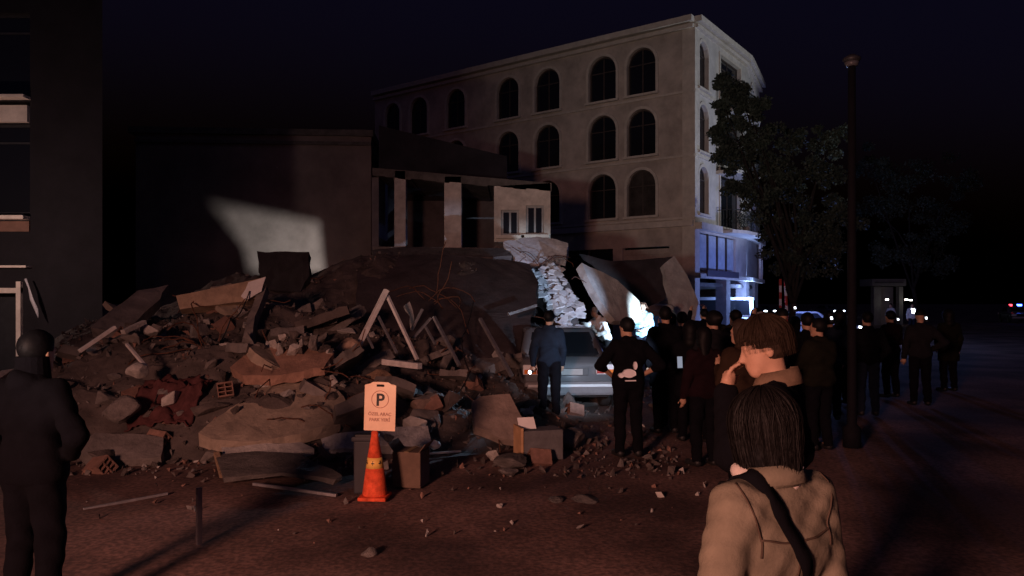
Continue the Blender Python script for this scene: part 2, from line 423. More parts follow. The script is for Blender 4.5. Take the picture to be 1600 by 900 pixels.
def half_collapsed():
    Y = 23.5; a = W(584, 470, Y); b = W(862, 470, Y); root = empty('half_collapsed_house', (a.x, Y, 0), label='half collapsed low house with open dark storey and bare columns', cat='building'); off = root.location
    V = Vector; warm = mat('ochre_render', (.50, .45, .40), .92, .3, 2.5, .4)
    def wp(px, py, dy=0): return W(px, py, Y + dy)
    # columns
    for px0, px1, py0, py1, m in ((616, 634, 266, 384, CONC_L), (694, 721, 275, 388, warm)):
        p, q = wp(px0, py1), wp(px1, py0); c = MB(); c.bb((p.x, Y, 1.2), (q.x, Y + .38, q.z)); c.build('column', m, root, off=off, bevel=.02)
    # roof slab, sagging to the right
    s = MB(); p, q = wp(582, 262), wp(862, 286)
    n = 14; top = []; 
    for i in range(n):
        u0, u1 = i / n, (i + 1) / n
        A = p.lerp(q, u0); B = p.lerp(q, u1); dz = .1 * math.sin(u0 * 5); 
        s.prism([A, B, B + V((0, 6, 0)), A + V((0, 6, 0))], (0, 0, -.24 - .02 * (i % 3)))
    s.build('roof', CONC_D, root, off=off)
    # dark back wall and side wall
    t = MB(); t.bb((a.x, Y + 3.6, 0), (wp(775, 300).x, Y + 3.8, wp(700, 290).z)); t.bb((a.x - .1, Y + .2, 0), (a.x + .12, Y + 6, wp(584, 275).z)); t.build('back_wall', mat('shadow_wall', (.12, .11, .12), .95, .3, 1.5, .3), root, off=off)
    u = MB(); p, q = W(592, 196, 27.2), W(792, 244, 27.2); u.prism([(p.x, 27.2, 5.6), (q.x, 27.2, 5.3), (q.x, 27.2, q.z), (p.x, 27.2, p.z)], (0, 3.5, 0)); u.build('shade_block', mat('shade_block_black', (.022, .02, .026), .95, .3, 1.5, .3), root, off=off)  # black block added where the facade behind lies in shade
    f = MB(); z = wp(700, 386).z; f.prism([(a.x, Y - .2, z), (wp(775, 390).x, Y - .3, z - .05), (wp(775, 390).x, Y + 4, z), (a.x, Y + 4, z)], (0, 0, -.22)); f.build('floor_slab', CONC, root, off=off)
    # remaining wall with two windows
    O = wp(772, 470); O.z = 0; U = V((1, 0, 0)); Vz = V((0, 0, 1)); N = V((0, -1, 0)); s = Y / FPX
    zz = lambda py: CAMH + (HZ - py) * s
    ops = [((783 - 772) * s, (811 - 772) * s, zz(368), zz(328), 0), ((822 - 772) * s, (850 - 772) * s, zz(367), zz(321), 0)]
    def topf(u): return zz(291) + (zz(286) - zz(291)) * u / (88 * s)
    mb = MB(); wall_strips(mb, O, U, Vz, N, 0, 88 * s, zz(378), topf, ops, depth=.22)
    mb.add([O + U * (88 * s) + Vz * zz(378), O + U * (88 * s) + Vz * zz(286), O + U * (88 * s) + Vz * zz(286) + V((0, 4, 0)), O + U * (88 * s) + Vz * zz(378) + V((0, 4, 0))], [(0, 1, 2, 3)])
    mb.build('window_wall', warm, root, off=off)
    for o in ops: window(root, off, O, U, Vz, N, *o, mat('grey_window_frame', (.3, .3, .3), .6, .2, 5), GLASS, depth=.15, surround=False, cross=False)
    # lower wall down to the ground behind the heap
    t = MB(); t.bb((wp(772, 470).x, Y + .05, 0), (wp(858, 470).x, Y + .25, zz(379))); t.build('lower_wall', CONC_D, root, off=off)
half_collapsed()

def left_building():
    Y = 20.0; root = empty('left_building', (W(160, 470, Y).x, Y, 0), label='dark multi storey building edge at the far left with pale balcony ledges', cat='building'); off = root.location
    x1 = W(160, 470, Y).x; x0 = x1 - 10; V = Vector; Vz = V((0, 0, 1)); s = Y / FPX; zz = lambda py: CAMH + (HZ - py) * s
    xe = W(48, 470, Y).x
    O = V((x0, Y, 0)); ops = [(x0 * 0 + .3, xe - x0 - .02, zz(335), zz(193), 0), (.3, xe - x0 - .02, zz(148), zz(20), 0), (.3, W(30, 0, Y).x - x0, 0, zz(452), 0)]
    wallm = mat('left_wall', (.014, .012, .016), .9, .3, 1.2, .3)
    mb = MB(); wall_strips(mb, O, V((1, 0, 0)), Vz, V((0, -1, 0)), 0, 10, 0, 14, ops, depth=.3)
    mb.add([V((x1, Y, 0)), V((x1 - 6.2, Y + 10, 0)), V((x1 - 6.2, Y + 10, 14)), V((x1, Y, 14))], [(0, 1, 2, 3)]); mb.build('wall', wallm, root, off=off)
    for o in ops[:2]: window(root, off, O, V((1, 0, 0)), Vz, V((0, -1, 0)), *o, mat('dark_frame', (.04, .04, .045), .6, .2, 5), GLASS, surround=False, sill=False)
    pale = mat('pale_ledge', (.78, .68, .60), .8, .15, 4, .2)
    for py, t, pr in ((154, .085, .3), (341, .1, .32), (417, .06, .25)):
        m = MB(); m.bb((x0, Y - pr, zz(py) - t / 2), (xe + .03 * (py > 400), Y - .003, zz(py) + t / 2)); m.build('ledge', pale, root, off=off, bevel=.008)
    m = MB(); m.bb((x0, Y - .12, zz(192)), (xe - .02, Y - .003, zz(166))); m.build('panel', pale, root, off=off)
    m = MB(); m.bb((x0, Y - .06, zz(362)), (xe - .01, Y - .003, zz(346))); m.build('panel', mat('brown_panel', (.22, .12, .09), .8, .2, 4), root, off=off)
    m = MB(); m.bb((x0, Y - .1, zz(458)), (W(36, 0, Y).x, Y - .003, zz(450))); m.bb((W(29, 0, Y).x, Y - .11, 0), (W(36, 0, Y).x, Y - .004, zz(440))); m.build('door_frame', pale, root, off=off)
    m = MB(); m.bb((x0 + .1, Y + .3, 0), (W(30, 0, Y).x, Y + .34, zz(452))); m.build('door', mat('dark_door', (.03, .03, .035), .5, .2, 4), root, off=off)
    m = MB(); m.add([V((x0 - 3, Y + 9, 0)), V((x1 - 5.6, Y + 9, 0)), V((x1 - 5.6, Y + 9, 14)), V((x0, Y + 9, 14))], [(0, 1, 2, 3)]); m.prism([(x0, Y, 14), (x1, Y, 14), (x1 - 5.6, Y + 9, 14), (x0, Y + 9, 14)], (0, 0, .2)); m.build('roof', CONC_D, root, off=off)
    # torn pale sheeting and a sack by the door
    m = MB(); n = 10; vs = []; pth = [(39, 436), (45, 450), (51, 468), (56, 484), (60, 497)]
    for i, (px, py) in enumerate(pth):
        c = W(px, py, Y - .35); wd = [.03, .07, .09, .07, .03][i]
        vs += [c + V((-wd / 2 + .02 * math.sin(i * 2), .03 * math.sin(i * 3), 0)), c + V((wd / 2, .05 * math.cos(i * 2), .02))]
    fs = [(2 * i, 2 * i + 1, 2 * i + 3, 2 * i + 2) for i in range(4)]; m.add(vs, fs)
    o = m.build('torn_plastic_strip', mat('pale_plastic', (.62, .60, .64), .5, .1, 8), smooth=True); sm = o.modifiers.new('s', 'SOLIDIFY'); sm.thickness = .012
    tag(o, 'torn pale plastic strip hanging beside the door frame at far left', 'plastic strip')
left_building()

# ================================================================= rubble heap
ctrl = [(-8, 8.2, 0), (-5.2, 8.3, .05), (-3.6, 8.2, .03), (-2.2, 8.3, .05), (-.9, 8.9, .0), (.4, 9.6, 0), (1.2, 11, 0), (1.6, 13, 0), (-5.6, 9.4, .85), (-4.0, 9.3, .62), (-2.9, 9.5, .6),
        (-6.6, 10.4, .9), (-5.4, 11, 1.4), (-4.2, 10.6, 1.25), (-3.0, 10.6, 1.1), (-2.2, 11, .75), (-1.2, 11, .45), (-.4, 11, .2), (-4.6, 13, 1.9), (-3.2, 13.5, 1.7), (-1.8, 13.6, 1.2), (-.2, 13.6, .75),
        (.6, 14, .3), (-7.2, 14, 1.5), (-5.8, 17, 2.4), (-3.2, 17.5, 2.95), (-.8, 17.2, 2.75), (.3, 19.2, 2.5), (.6, 15.6, .5), (1.0, 16.2, .5), (.7, 16.8, .8), (1.3, 17.2, .7), (.85, 17.8, 1.3), (.3, 17.4, 1.5), (1.6, 18.2, .9), (1.9, 16, .3), (2.8, 15.6, .1), (3.4, 18, .2), (2.2, 20, 1.2), (-4, 21, 2.6), (0, 21, 2.4), (-8, 20, 1.5), (-10, 13, .3), (-10, 9, 0), (3.5, 22, .3),
        (-11, 18, .2), (-8.3, 10.5, .15)]
CA = np.array(ctrl)
def hmap(x, y):
    d2 = (CA[:, 0] - x) ** 2 + (CA[:, 1] - y) ** 2 + .12
    wt = d2 ** -1.7
    return float((wt * CA[:, 2]).sum() / wt.sum())
def edge(x, y):
    f = lambda a: max(0., min(1., a))
    return f((2.9 - x) / 1.2 if y < 16 else (3.6 - x) / 1.4) * f((x + 11) / 1.5) * f((y - 7.9) / .35) * f((22.5 - y) / 1) * f((y - 9.4 - max(0, x - .2) * 2.0) / .8 + 1)
def hz(x, y):
    b = hmap(x, y) * edge(x, y); k = min(1, b / .5)
    return b + k * (.16 * noise.noise(Vector((x * 1.3, y * 1.3, 1))) + .09 * noise.noise(Vector((x * 3.1, y * 3.1, 5))) + .05 * noise.noise(Vector((x * 7, y * 7, 9)))) - .06 * (1 - k)
heap = empty('rubble_heap', (-3, 12, 0), label='large heap of broken concrete and dust from the collapsed building', cat='rubble')
def build_heap():
    nx, ny = 190, 190; xs = np.linspace(-11, 4, nx); ys = np.linspace(7.9, 22.5, ny); vs = []
    for y in ys:
        for x in xs: vs.append((x, y, hz(x, y)))
    fs = [(j * nx + i, j * nx + i + 1, (j + 1) * nx + i + 1, (j + 1) * nx + i) for j in range(ny - 1) for i in range(nx - 1)]
    o = MB().add(vs, fs).build('mound', DUST, heap, off=heap.location); o['kind'] = 'stuff'
    # chunk meshes
    base = []
    for k in range(14):
        bm = bmesh.new()
        for i in range(11):
            v = Vector((random.uniform(-1, 1), random.uniform(-1, 1), random.uniform(-.6, .6))); v *= random.uniform(.6, 1) / max(abs(v.x), abs(v.y), abs(v.z) * 1.3); bm.verts.new(v * .5)
        r = bmesh.ops.convex_hull(bm, input=bm.verts); 
        for v in [v for v in bm.verts if not v.link_faces]: bm.verts.remove(v)
        bmesh.ops.bevel(bm, geom=list(bm.edges), offset=.02, segments=1, affect='EDGES')
        base.append(bm)
    bmesh_data = []
    for k, bm in enumerate(base):
        me = bpy.data.meshes.new('fragment'); bm.to_mesh(me)
        me.materials.append([CONC, CONC, DUST, CONC, DUST, DUST, CONC_L][k % 7]); bmesh_data.append(me)
    brick = MB()
    def hollow_brick():
        b = MB(); b.box((0, 0, .085), (.25, .19, .02)); b.box((0, 0, -.085), (.25, .19, .02)); b.box((0, 0, 0), (.25, .012, .15)); b.box((0, .089, 0), (.25, .012, .15)); b.box((0, -.089, 0), (.25, .012, .15)); b.box((0, 0, .028), (.25, .165, .012)); b.box((0, 0, -.028), (.25, .165, .012))
        me = bpy.data.meshes.new('brick'); me.from_pydata(b.v, [], b.f); me.materials.append(BRICK); return me
    bme = hollow_brick()
    cnt = 0
    while cnt < 280:                                  # nearest, largest fragments as parts
        x, y = random.uniform(-7.2, 1.2), random.uniform(8.2, 13.5)
        h = hmap(x, y)
        if h < .12 and random.random() < .75: continue
        is_b = random.random() < .05
        o = bpy.data.objects.new('brick' if is_b else 'fragment', bme if is_b else random.choice(bmesh_data)); link(o, heap)
        s = 1 if is_b else random.choice([.13, .16, .2, .26, .34, .46]) * random.uniform(.8, 1.2)
        o.location = Vector((x, y, max(hz(x, y), 0) + s * (.1 if not is_b else .04))) - heap.location
        o.scale = (s, s * random.uniform(.6, 1.1), s * random.uniform(.5, .9)) if not is_b else (1, 1, 1)
        o.rotation_euler = [random.uniform(-.9, .9), random.uniform(-.9, .9), random.uniform(0, 6.3)]; cnt += 1
    # small debris, too small to pick apart
    vs = []; fs = []; ms = []
    packs = []
    for bm in base:
        bm.verts.ensure_lookup_table(); packs.append((np.array([v.co[:] for v in bm.verts]), [[v.index for v in f.verts] for f in bm.faces]))
    hull = []
    for k in range(10):
        bm = bmesh.new()
        for i in range(7): bm.verts.new((random.uniform(-.5, .5), random.uniform(-.5, .5), random.uniform(-.35, .35)))
        bmesh.ops.convex_hull(bm, input=bm.verts)
        for v in [v for v in bm.verts if not v.link_faces]: bm.verts.remove(v)
        bm.verts.index_update(); hull.append((np.array([v.co[:] for v in bm.verts]), [[v.index for v in f.verts] for f in bm.faces]))
    db = MB(); N = 0
    while N < 5200:
        if random.random() < .72: x, y = random.uniform(-8, 2), random.uniform(8.0, 14)
        else: x, y = random.uniform(-9, 3), random.uniform(13, 20)
        h = hmap(x, y)
        if h < .1 and random.random() < .7: continue
        p, f = random.choice(hull); s = random.choice([.03, .04, .05, .06, .08, .11]) * random.uniform(.8, 1.4)
        M = np.array(Euler((random.uniform(0, 6), random.uniform(0, 6), random.uniform(0, 6))).to_matrix())
        q = (p * s * np.array([1, random.uniform(.6, 1.3), random.uniform(.5, 1)])) @ M.T + np.array([x, y, max(hz(x, y), -.005) + s * .15])
        db.cm = random.choice([0, 0, 0, 0, 1, 1, 3]); db.add([tuple(r) for r in q], f); N += 1
    o = db.build('debris', [DUST, CONC, CONC_L, BRICK], heap, off=heap.location); o['kind'] = 'stuff'
    # street litter spread in front of the heap
    st = MB(); N = 0
    while N < 520:
        x, y = random.uniform(-5, 4), random.uniform(4.6, 12); 
        if hmap(x, y) > .3: continue
        if random.random() > math.exp(-max(0, 8.6 - y) * .7): continue
        p, f = random.choice(hull); s = random.choice([.015, .02, .03, .045, .07]) * random.uniform(.7, 1.3)
        M = np.array(Euler((random.uniform(0, 6), random.uniform(0, 6), random.uniform(0, 6))).to_matrix())
        q = (p * s) @ M.T + np.array([x, y, s * .2]); st.cm = random.choice([0, 0, 1, 2, 3]); st.add([tuple(r) for r in q], f); N += 1
    o = st.build('street_grit', [DUST, CONC, CONC_L, BRICK]); tag(o, 'loose grit and crumbs scattered over the street before the heap', 'grit', kind='stuff')
    return bmesh_data, hull
FRAGS, HULL = build_heap()

# ================================================================= slabs and broken pieces
def jag(pts, amp, step, seed):
    rd = random.Random(seed); out = []
    for i in range(len(pts)):
        a, b = pts[i], pts[(i + 1) % len(pts)]; L = (b - a).length; n = max(1, int(L / step))
        for k in range(n):
            t = k / n; p = a.lerp(b, t)
            if k or True: p = p + Vector((rd.uniform(-1, 1), rd.uniform(-1, 1), rd.uniform(-1, 1))) * amp * (1 if k else .5)
            out.append(p)
    return out
PLANE = {}
def slab(name, label, cat, pts, thick, m, seed=0, amp=.025, step=.14, rebar=0, parent=None, back=None, rb=None):
    """broken plate: outline pts (world), thickness pushed away from the camera"""
    pts = [W(*p) if not isinstance(p, Vector) else p for p in pts]
    c = sum(pts, Vector()) / len(pts)
    nrm = Vector()
    for i in range(len(pts)): nrm += (pts[i] - c).cross(pts[(i + 1) % len(pts)] - c)
    nrm.normalize()
    if nrm.dot(Vector((0, 0, CAMH)) - c) < 0: nrm = -nrm
    if back: nrm = Vector(back).normalized()
    fr = [p - nrm * (p - c).dot(nrm) for p in jag(pts, amp, step, seed)] if not back else jag(pts, amp, step, seed)
    rd = random.Random(seed + 1)
    bm = bmesh.new()
    L1 = [bm.verts.new(p - c) for p in fr]
    L2 = [bm.verts.new(p - c - nrm * thick + (c - p) * rd.uniform(-.02, .05) + Vector((rd.uniform(-1, 1), rd.uniform(-1, 1), rd.uniform(-1, 1))) * amp) for p in fr]
    n = len(fr); es = []
    for i in range(n):
        j = (i + 1) % n; bm.faces.new((L1[i], L1[j], L2[j], L2[i]))
    top = bm.faces.new(L1[::-1]); bot = bm.faces.new(L2)
    r = bmesh.ops.triangulate(bm, faces=[top, bot])
    bmesh.ops.subdivide_edges(bm, edges=[e for e in bm.edges if e.calc_length() > .3], cuts=2, use_grid_fill=True)
    bmesh.ops.triangulate(bm, faces=bm.faces[:])
    for v in bm.verts:
        q = (v.co + c) * 3.1; v.co += nrm * .022 * noise.noise(q) + nrm * .012 * noise.noise(q * 3)
    bmesh.ops.recalc_face_normals(bm, faces=bm.faces)
    me = bpy.data.meshes.new(name); bm.to_mesh(me); bm.free(); me.materials.append(m)
    o = bpy.data.objects.new(name, me); link(o, parent); o.location = c if parent is None else c - parent.location
    if parent is None: tag(o, label, cat)
    PLANE[label] = (c.copy(), nrm.copy())
    for k in range(rebar):
        i = rd.randrange(n); p = fr[i] - c - nrm * thick * .5; d = (fr[i] - c).normalized(); t = MB(); e = p + d * rd.uniform(.15, .4) + Vector((0, 0, rd.uniform(-.1, .15)))
        t.tube(p - d * .1, e, .008, n=5); t.tube(e, e + d * .1 + Vector((0, 0, rd.uniform(-.12, .12))), .008, n=5); t.build('rebar', REBAR, o)
    return o
slab('concrete_beam', 'long broken concrete beam with white plastered end sticking out of the upper heap', 'beam', [(276, 463, 12), (330, 450, 12.1), (395, 437, 12.3), (414, 434, 12.4), (412, 462, 12.3), (385, 471, 12.2), (320, 478, 12), (280, 482, 11.9)], .32, mat('tan_concrete', (.36, .27, .19), .93, .3, 5, .7), 3, .012, .2, 2)
slab('plaster_patch', 'white torn plaster flap on the end of the long broken beam', 'plaster', [(388, 440, 12.2), (415, 433, 12.25), (409, 455, 12.15), (396, 462, 12.1), (384, 470, 12.1), (376, 463, 12.1)], .025, PLASTER, 4, .012, .1)
slab('leaning_post', 'narrow concrete post leaning under the end of the long beam', 'post', [(401, 462, 12.2), (414, 440, 12.3), (416, 448, 12.3), (400, 500, 11.8), (393, 532, 11.3), (377, 532, 11.3), (388, 500, 11.8)], .16, CONC, 5, .01, .2)
slab('concrete_slab', 'big flat pale slab lying tilted left of the parking sign', 'slab', [(309, 677, 8.7), (335, 655, 9.0), (380, 622, 9.5), (428, 588, 10.0), (480, 592, 10.0), (528, 612, 9.8), (543, 632, 9.5), (532, 656, 9.1), (470, 674, 8.8), (400, 689, 8.6), (330, 692, 8.6)], .16, mat('tan_slab', (.30, .245, .19), .93, .3, 4, .6), 6, .02, .16, 3)
slab('concrete_slab', 'long low slab lying at the left foot of the heap', 'slab', [(120, 692, 8.5), (150, 673, 8.7), (205, 680, 8.8), (256, 684, 8.8), (252, 714, 8.5), (180, 718, 8.4), (130, 712, 8.4)], .22, CONC, 7, .02, .16, 1)
slab('concrete_slab', 'light grey pitted slab behind the parking cone', 'slab', [(498, 676, 9.1), (560, 672, 9.2), (620, 669, 9.4), (668, 670, 9.5), (674, 688, 9.2), (640, 696, 9.1), (585, 702, 9.0), (505, 703, 8.9)], .12, mat('pitted_slab', (.42, .42, .42), .93, .35, 7, 1.0, bscale=14), 8, .018, .12, 2)
slab('concrete_slab', 'upright rounded slab shard standing in front of the silver car', 'slab', [(737, 628, 9.9), (752, 618, 10), (796, 616, 10.1), (809, 640, 9.9), (822, 664, 9.7), (815, 688, 9.5), (780, 684, 9.5), (742, 668, 9.6), (739, 650, 9.7)], .14, mat('brown_slab', (.27, .215, .18), .93, .3, 4, .6), 9, .008, .3, 1)
slab('concrete_slab', 'dim slab leaning on the upper left shoulder of the heap', 'slab', [(142, 514, 12), (178, 482, 12.5), (215, 455, 13), (262, 441, 13.3), (250, 470, 13), (215, 500, 12.4), (190, 516, 12)], .2, CONC, 10, .02, .2, 1)
slab('concrete_slab', 'flat slab carrying a lump of broken brown masonry', 'slab', [(360, 578, 9.9), (392, 545, 10.3), (440, 530, 10.6), (500, 536, 10.6), (522, 552, 10.3), (505, 572, 9.9), (440, 583, 9.7), (380, 588, 9.7)], .13, mat('red_brown_slab', (.30, .18, .13), .93, .3, 5, .7), 11, .02, .13, 3)
slab('concrete_slab', 'dark square broken slab standing against the torchlit wall patch', 'slab', [(402, 394, 16.4), (482, 393, 16.4), (484, 430, 16.1), (470, 456, 15.9), (420, 452, 15.9), (404, 425, 16.1)], .25, mat('black_slab', (.03, .028, .03), .95, .3, 3, .6), 12, .02, .2, 2)  # slab in one even near-black colour
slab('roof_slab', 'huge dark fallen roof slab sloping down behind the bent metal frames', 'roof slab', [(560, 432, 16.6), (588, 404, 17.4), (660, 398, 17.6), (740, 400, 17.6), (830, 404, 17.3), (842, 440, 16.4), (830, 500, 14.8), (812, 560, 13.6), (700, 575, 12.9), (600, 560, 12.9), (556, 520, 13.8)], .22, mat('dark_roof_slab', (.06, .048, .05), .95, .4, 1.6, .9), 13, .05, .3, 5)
slab('concrete_slab', 'long pale slab leaning right of the bright broken plaster', 'slab', [(908, 412, 17.2), (932, 420, 17.4), (965, 438, 17.8), (1000, 470, 18), (1002, 500, 17.6), (960, 500, 16.9), (938, 470, 16.9), (922, 438, 17)], .2, CONC_L, 14, .03, .2, 3)
slab('concrete_slab', 'grey slab standing tilted beside the corner of the arched building', 'slab', [(1037, 412, 21), (1054, 399, 21.3), (1072, 432, 21.2), (1092, 472, 20.8), (1088, 500, 20.4), (1052, 492, 20.4), (1045, 450, 20.7)], .2, mat('grey_slab', (.38, .36, .34), .93, .25, 3, .6), 15, .02, .25, 2)
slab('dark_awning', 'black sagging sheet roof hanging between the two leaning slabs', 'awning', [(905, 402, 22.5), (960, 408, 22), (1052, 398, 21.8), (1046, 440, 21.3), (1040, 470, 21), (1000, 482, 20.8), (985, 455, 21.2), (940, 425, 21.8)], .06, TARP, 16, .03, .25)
slab('concrete_slab', 'pale cracked slab hanging below the two small windows', 'slab', [(786, 380, 19.6), (815, 372, 19.8), (858, 370, 19.8), (886, 378, 19.6), (886, 398, 19.2), (868, 404, 19), (855, 416, 18.7), (838, 410, 18.8), (803, 402, 19)], .35, PLASTER_B, 17, .05, .14, 3)
slab('concrete_slab', 'brown broken floor edge under the bare columns of the low house', 'slab', [(580, 392, 19.5), (640, 384, 19.7), (700, 388, 19.6), (790, 386, 19.5), (800, 404, 19), (700, 402, 18.8), (640, 400, 18.9), (584, 408, 18.8)], .25, CONC_D, 18, .03, .2, 3)
slab('door_panel', 'dark fallen board lying flat in front of the slabs at left', 'board', [(335, 712, 8.2), (400, 700, 8.3), (470, 712, 8.2), (535, 740, 7.6), (525, 752, 7.5), (440, 735, 7.7), (350, 745, 7.6)], .05, CONC_D, 19, .012, .2)
slab('concrete_slab', 'thin grey plate tipped on edge below the big pale slab', 'slab', [(345, 700, 8.4), (400, 696, 8.5), (470, 690, 8.6), (492, 700, 8.5), (440, 712, 8.3), (380, 720, 8.2), (350, 716, 8.2)], .08, CONC_L, 20, .015, .12)

# masonry lump on its slab
lump = empty('masonry_lump', W(462, 560, 10.1), label='lump of broken brown masonry lying on a slab in mid heap', cat='masonry')
for i in range(46):
    px, py = random.gauss(462, 30), 0
    t = random.random(); py = 552 - (1 - ((px - 462) / 62) ** 2) * 34 * t
    if abs(px - 462) > 58: continue
    o = bpy.data.objects.new('fragment', random.choice(FRAGS)); link(o, lump); s = random.uniform(.1, .24)
    o.location = W(px, py, 10.35 - t * .05 + random.uniform(-.2, .15)) - lump.location; o.scale = (s, s, s * .8); o.rotation_euler = [random.uniform(0, 6) for _ in range(3)]
# bright heap of broken white plaster, lit by a torch
pl = slab('plaster_slope', 'bright steep slope of shattered white plaster pieces lit by a torch', 'plaster', [(822, 424, 18.4), (850, 410, 18.6), (872, 420, 18.5), (892, 450, 17.9), (906, 486, 17.2), (903, 512, 16.7), (884, 506, 16.7), (850, 470, 17.4), (828, 446, 18)], .3, CONC_D, 21, .04, .2)
c0 = pl.location
pm = []
pc_, pn_ = PLANE[pl['label']]
def onplane(px, py, lift):
    d = W(px, py, 1) - W(px, py, 0); o0 = W(px, py, 0); t = (pc_ - o0).dot(pn_) / d.dot(pn_); return o0 + d * t + pn_ * lift
for k in range(8):
    n = random.choice([4, 5, 5, 6]); b = MB(); b.prism([Vector((math.cos(6.28 * i / n + random.uniform(-.3, .3)), math.sin(6.28 * i / n + random.uniform(-.3, .3)) * .7, 0)) * random.uniform(.7, 1) for i in range(n)], (0, 0, .14))
    me = bpy.data.meshes.new('plaster_piece'); me.from_pydata(b.v, [], b.f); me.materials.append((PLASTER, PLASTER_B, PLASTER, CONC_L)[k % 4]); pm.append(me)
nrm = pn_
for i in range(190):
    t = random.random() ** .8; u = random.uniform(-1, 1)
    px = 846 + 48 * t + u * (24 - 6 * t); py = 420 + 84 * t - u * 10; Y = 18.35 - 1.6 * t - .16
    if i < 8: px, py = random.uniform(880, 905), random.uniform(492, 520); Y = 16.6
    o = bpy.data.objects.new('plaster_piece', random.choice(pm)); link(o, pl); o.location = onplane(px, py, .02 + .07 * random.random()) - c0
    s = random.choice([.05, .07, .09, .11, .14, .19]); o.scale = (s, s, s)
    q = nrm.to_track_quat('Z', 'Y').to_matrix() @ Euler((random.uniform(-.24, .24), random.uniform(-.24, .24), random.uniform(0, 6.3))).to_matrix(); o.rotation_euler = q.to_euler()

# planks, poles, bent frames
def rod(name, label, cat, segs, wd, m, parent=None):
    mb = MB()
    for a, b in segs: mb.bar(W(*a), W(*b), wd, wd * .8)
    c = W(*segs[0][1]) if parent is None else parent.location
    o = mb.build(name, m, parent, off=c, bevel=.004)
    if parent is None: o.location = c; tag(o, label, cat)
    return o
rod('wooden_plank', 'bright pale plank end sticking up at the left edge of the heap', 'plank', [((124, 549, 9.9), (180, 511, 10.3))], .055, WPAINT)
rod('wooden_plank', 'short thin pale stick slanting down left in the heap', 'plank', [((198, 538, 9.8), (228, 573, 9.4))], .04, WPAINT)
rod('wooden_plank', 'small grey plank end right of the bright plank', 'plank', [((192, 519, 10.2), (226, 503, 10.6))], .07, CONC_L)
rod('wooden_plank', 'pale squared plank end below the first metal frame', 'plank', [((600, 565, 11.4), (656, 572, 11.0))], .11, WPAINT)
rod('metal_pole', 'thin pale rod lying on the ground at lower left', 'pole', [((130, 796, 6.75), (262, 771, 7.25))], .03, STEEL)
rod('metal_pole', 'thin bent rod lying on the ground left of the parking cone', 'pole', [((396, 756, 7.55), (468, 766, 7.35)), ((468, 766, 7.35), (526, 774, 7.2))], .035, STEEL)
rod('bollard_post', 'thin pale upright post at the lower left on the street', 'post', [((311, 762, 5.75), (311, 851, 5.75))], .04, mat('dull_post', (.16, .14, .15), .7, .2, 9))
rod('wooden_plank', 'short pink lit stick below the tilted slab', 'plank', [((338, 708, 8.2), (348, 744, 7.9))], .06, WOOD)
rod('metal_pole', 'grey pole slanting down towards the silver car', 'pole', [((750, 498, 12.6), (800, 588, 11.8))], .06, STEEL)
rod('metal_pole', 'grey bar lying nearly level behind the man at the car', 'pole', [((794, 491, 14), (838, 477, 14.3))], .07, STEEL)
rod('wooden_plank', 'thin white batten lying on the ground right of the box', 'plank', [((664, 709, 9.0), (720, 705, 9.2))], .03, PLASTER)
f1 = empty('bent_truss', W(600, 560, 12), label='bent A shaped metal roof frame with one thick pale leg', cat='frame')
for nm, a, b, wd in (('leg', (604, 453, 12), (561, 538, 11.7), .085), ('leg', (605, 462, 12.05), (652, 562, 11.7), .055), ('strut', (591, 494, 11.95), (620, 552, 11.6), .04), ('strut', (572, 522, 11.8), (583, 544, 11.6), .035)):
    rod(nm, None, None, [(a, b)], wd, WPAINT if wd > .05 else STEEL, f1)
f2 = empty('bent_truss', W(670, 560, 12.4), label='smaller bent metal roof frame right of the A shaped one', cat='frame')
for nm, a, b, wd in (('leg', (678, 495, 12.4), (718, 572, 11.9), .055), ('leg', (673, 497, 12.4), (646, 528, 12.2), .045), ('strut', (664, 509, 12.35), (680, 538, 12.1), .04), ('strut', (660, 483, 12.6), (643, 516, 12.5), .05)):
    rod(nm, None, None, [(a, b)], wd, STEEL, f2)
slab('foam_board', 'small pale twisted panel behind the smaller bent frame', 'panel', [(630, 478, 12.9), (640, 470, 13), (645, 486, 12.9), (648, 505, 12.7), (642, 512, 12.6), (640, 492, 12.8)], .03, CONC_L, 22, .01, .1)

for k in range(26):
    x, y = random.uniform(-6.8, .2), random.uniform(9.0, 13.2); z = hz(x, y); n = random.choice([4, 5, 5, 6]); r = random.uniform(.3, .75); tl = Euler((random.uniform(-.6, .6), random.uniform(-.6, .6), random.uniform(0, 6.3))).to_matrix()
    P_ = [Vector((x, y, z + .06)) + tl @ Vector((r * math.cos(6.283 * i / n + random.uniform(-.35, .35)), r * .7 * math.sin(6.283 * i / n + random.uniform(-.35, .35)), 0)) for i in range(n)]
    slab('floor_plate', None, None, P_, random.uniform(.08, .16), random.choice([CONC, CONC, DUST, CONC_D, MATS['tan_slab']]), 200 + k, .02, .12, random.choice([0, 1, 2, 3]), parent=heap)
def tangle(label, px, py, Y, n, L, seed):
    rd = random.Random(seed); c = W(px, py, Y); root = empty('tangled_rebar', c, 0, label, 'rebar')
    for i in range(n):
        p = Vector((rd.uniform(-.3, .3), rd.uniform(-.2, .2), rd.uniform(-.15, .05))); d = Vector((rd.uniform(-1, 1), rd.uniform(-.6, .3), rd.uniform(.1, 1))).normalized(); m = MB()
        for q in range(7):
            e = p + d * L / 7; m.tube(p, e, .009, n=5, cap=q in (0, 6)); p = e; d = (d + Vector((rd.uniform(-.4, .4), rd.uniform(-.4, .4), rd.uniform(-.55, .25)))).normalized()
        m.build('bar', REBAR, root, True)
tangle('tangle of rusty reinforcing bars sticking up left of the masonry lump', 330, 545, 10.6, 9, 1.0, 1)
tangle('tangle of rusty bars above the bent metal frames', 690, 470, 13.6, 8, 1.1, 2)
tangle('bent rusty bars hanging from the pale cracked slab under the windows', 850, 412, 18.5, 7, .8, 3)
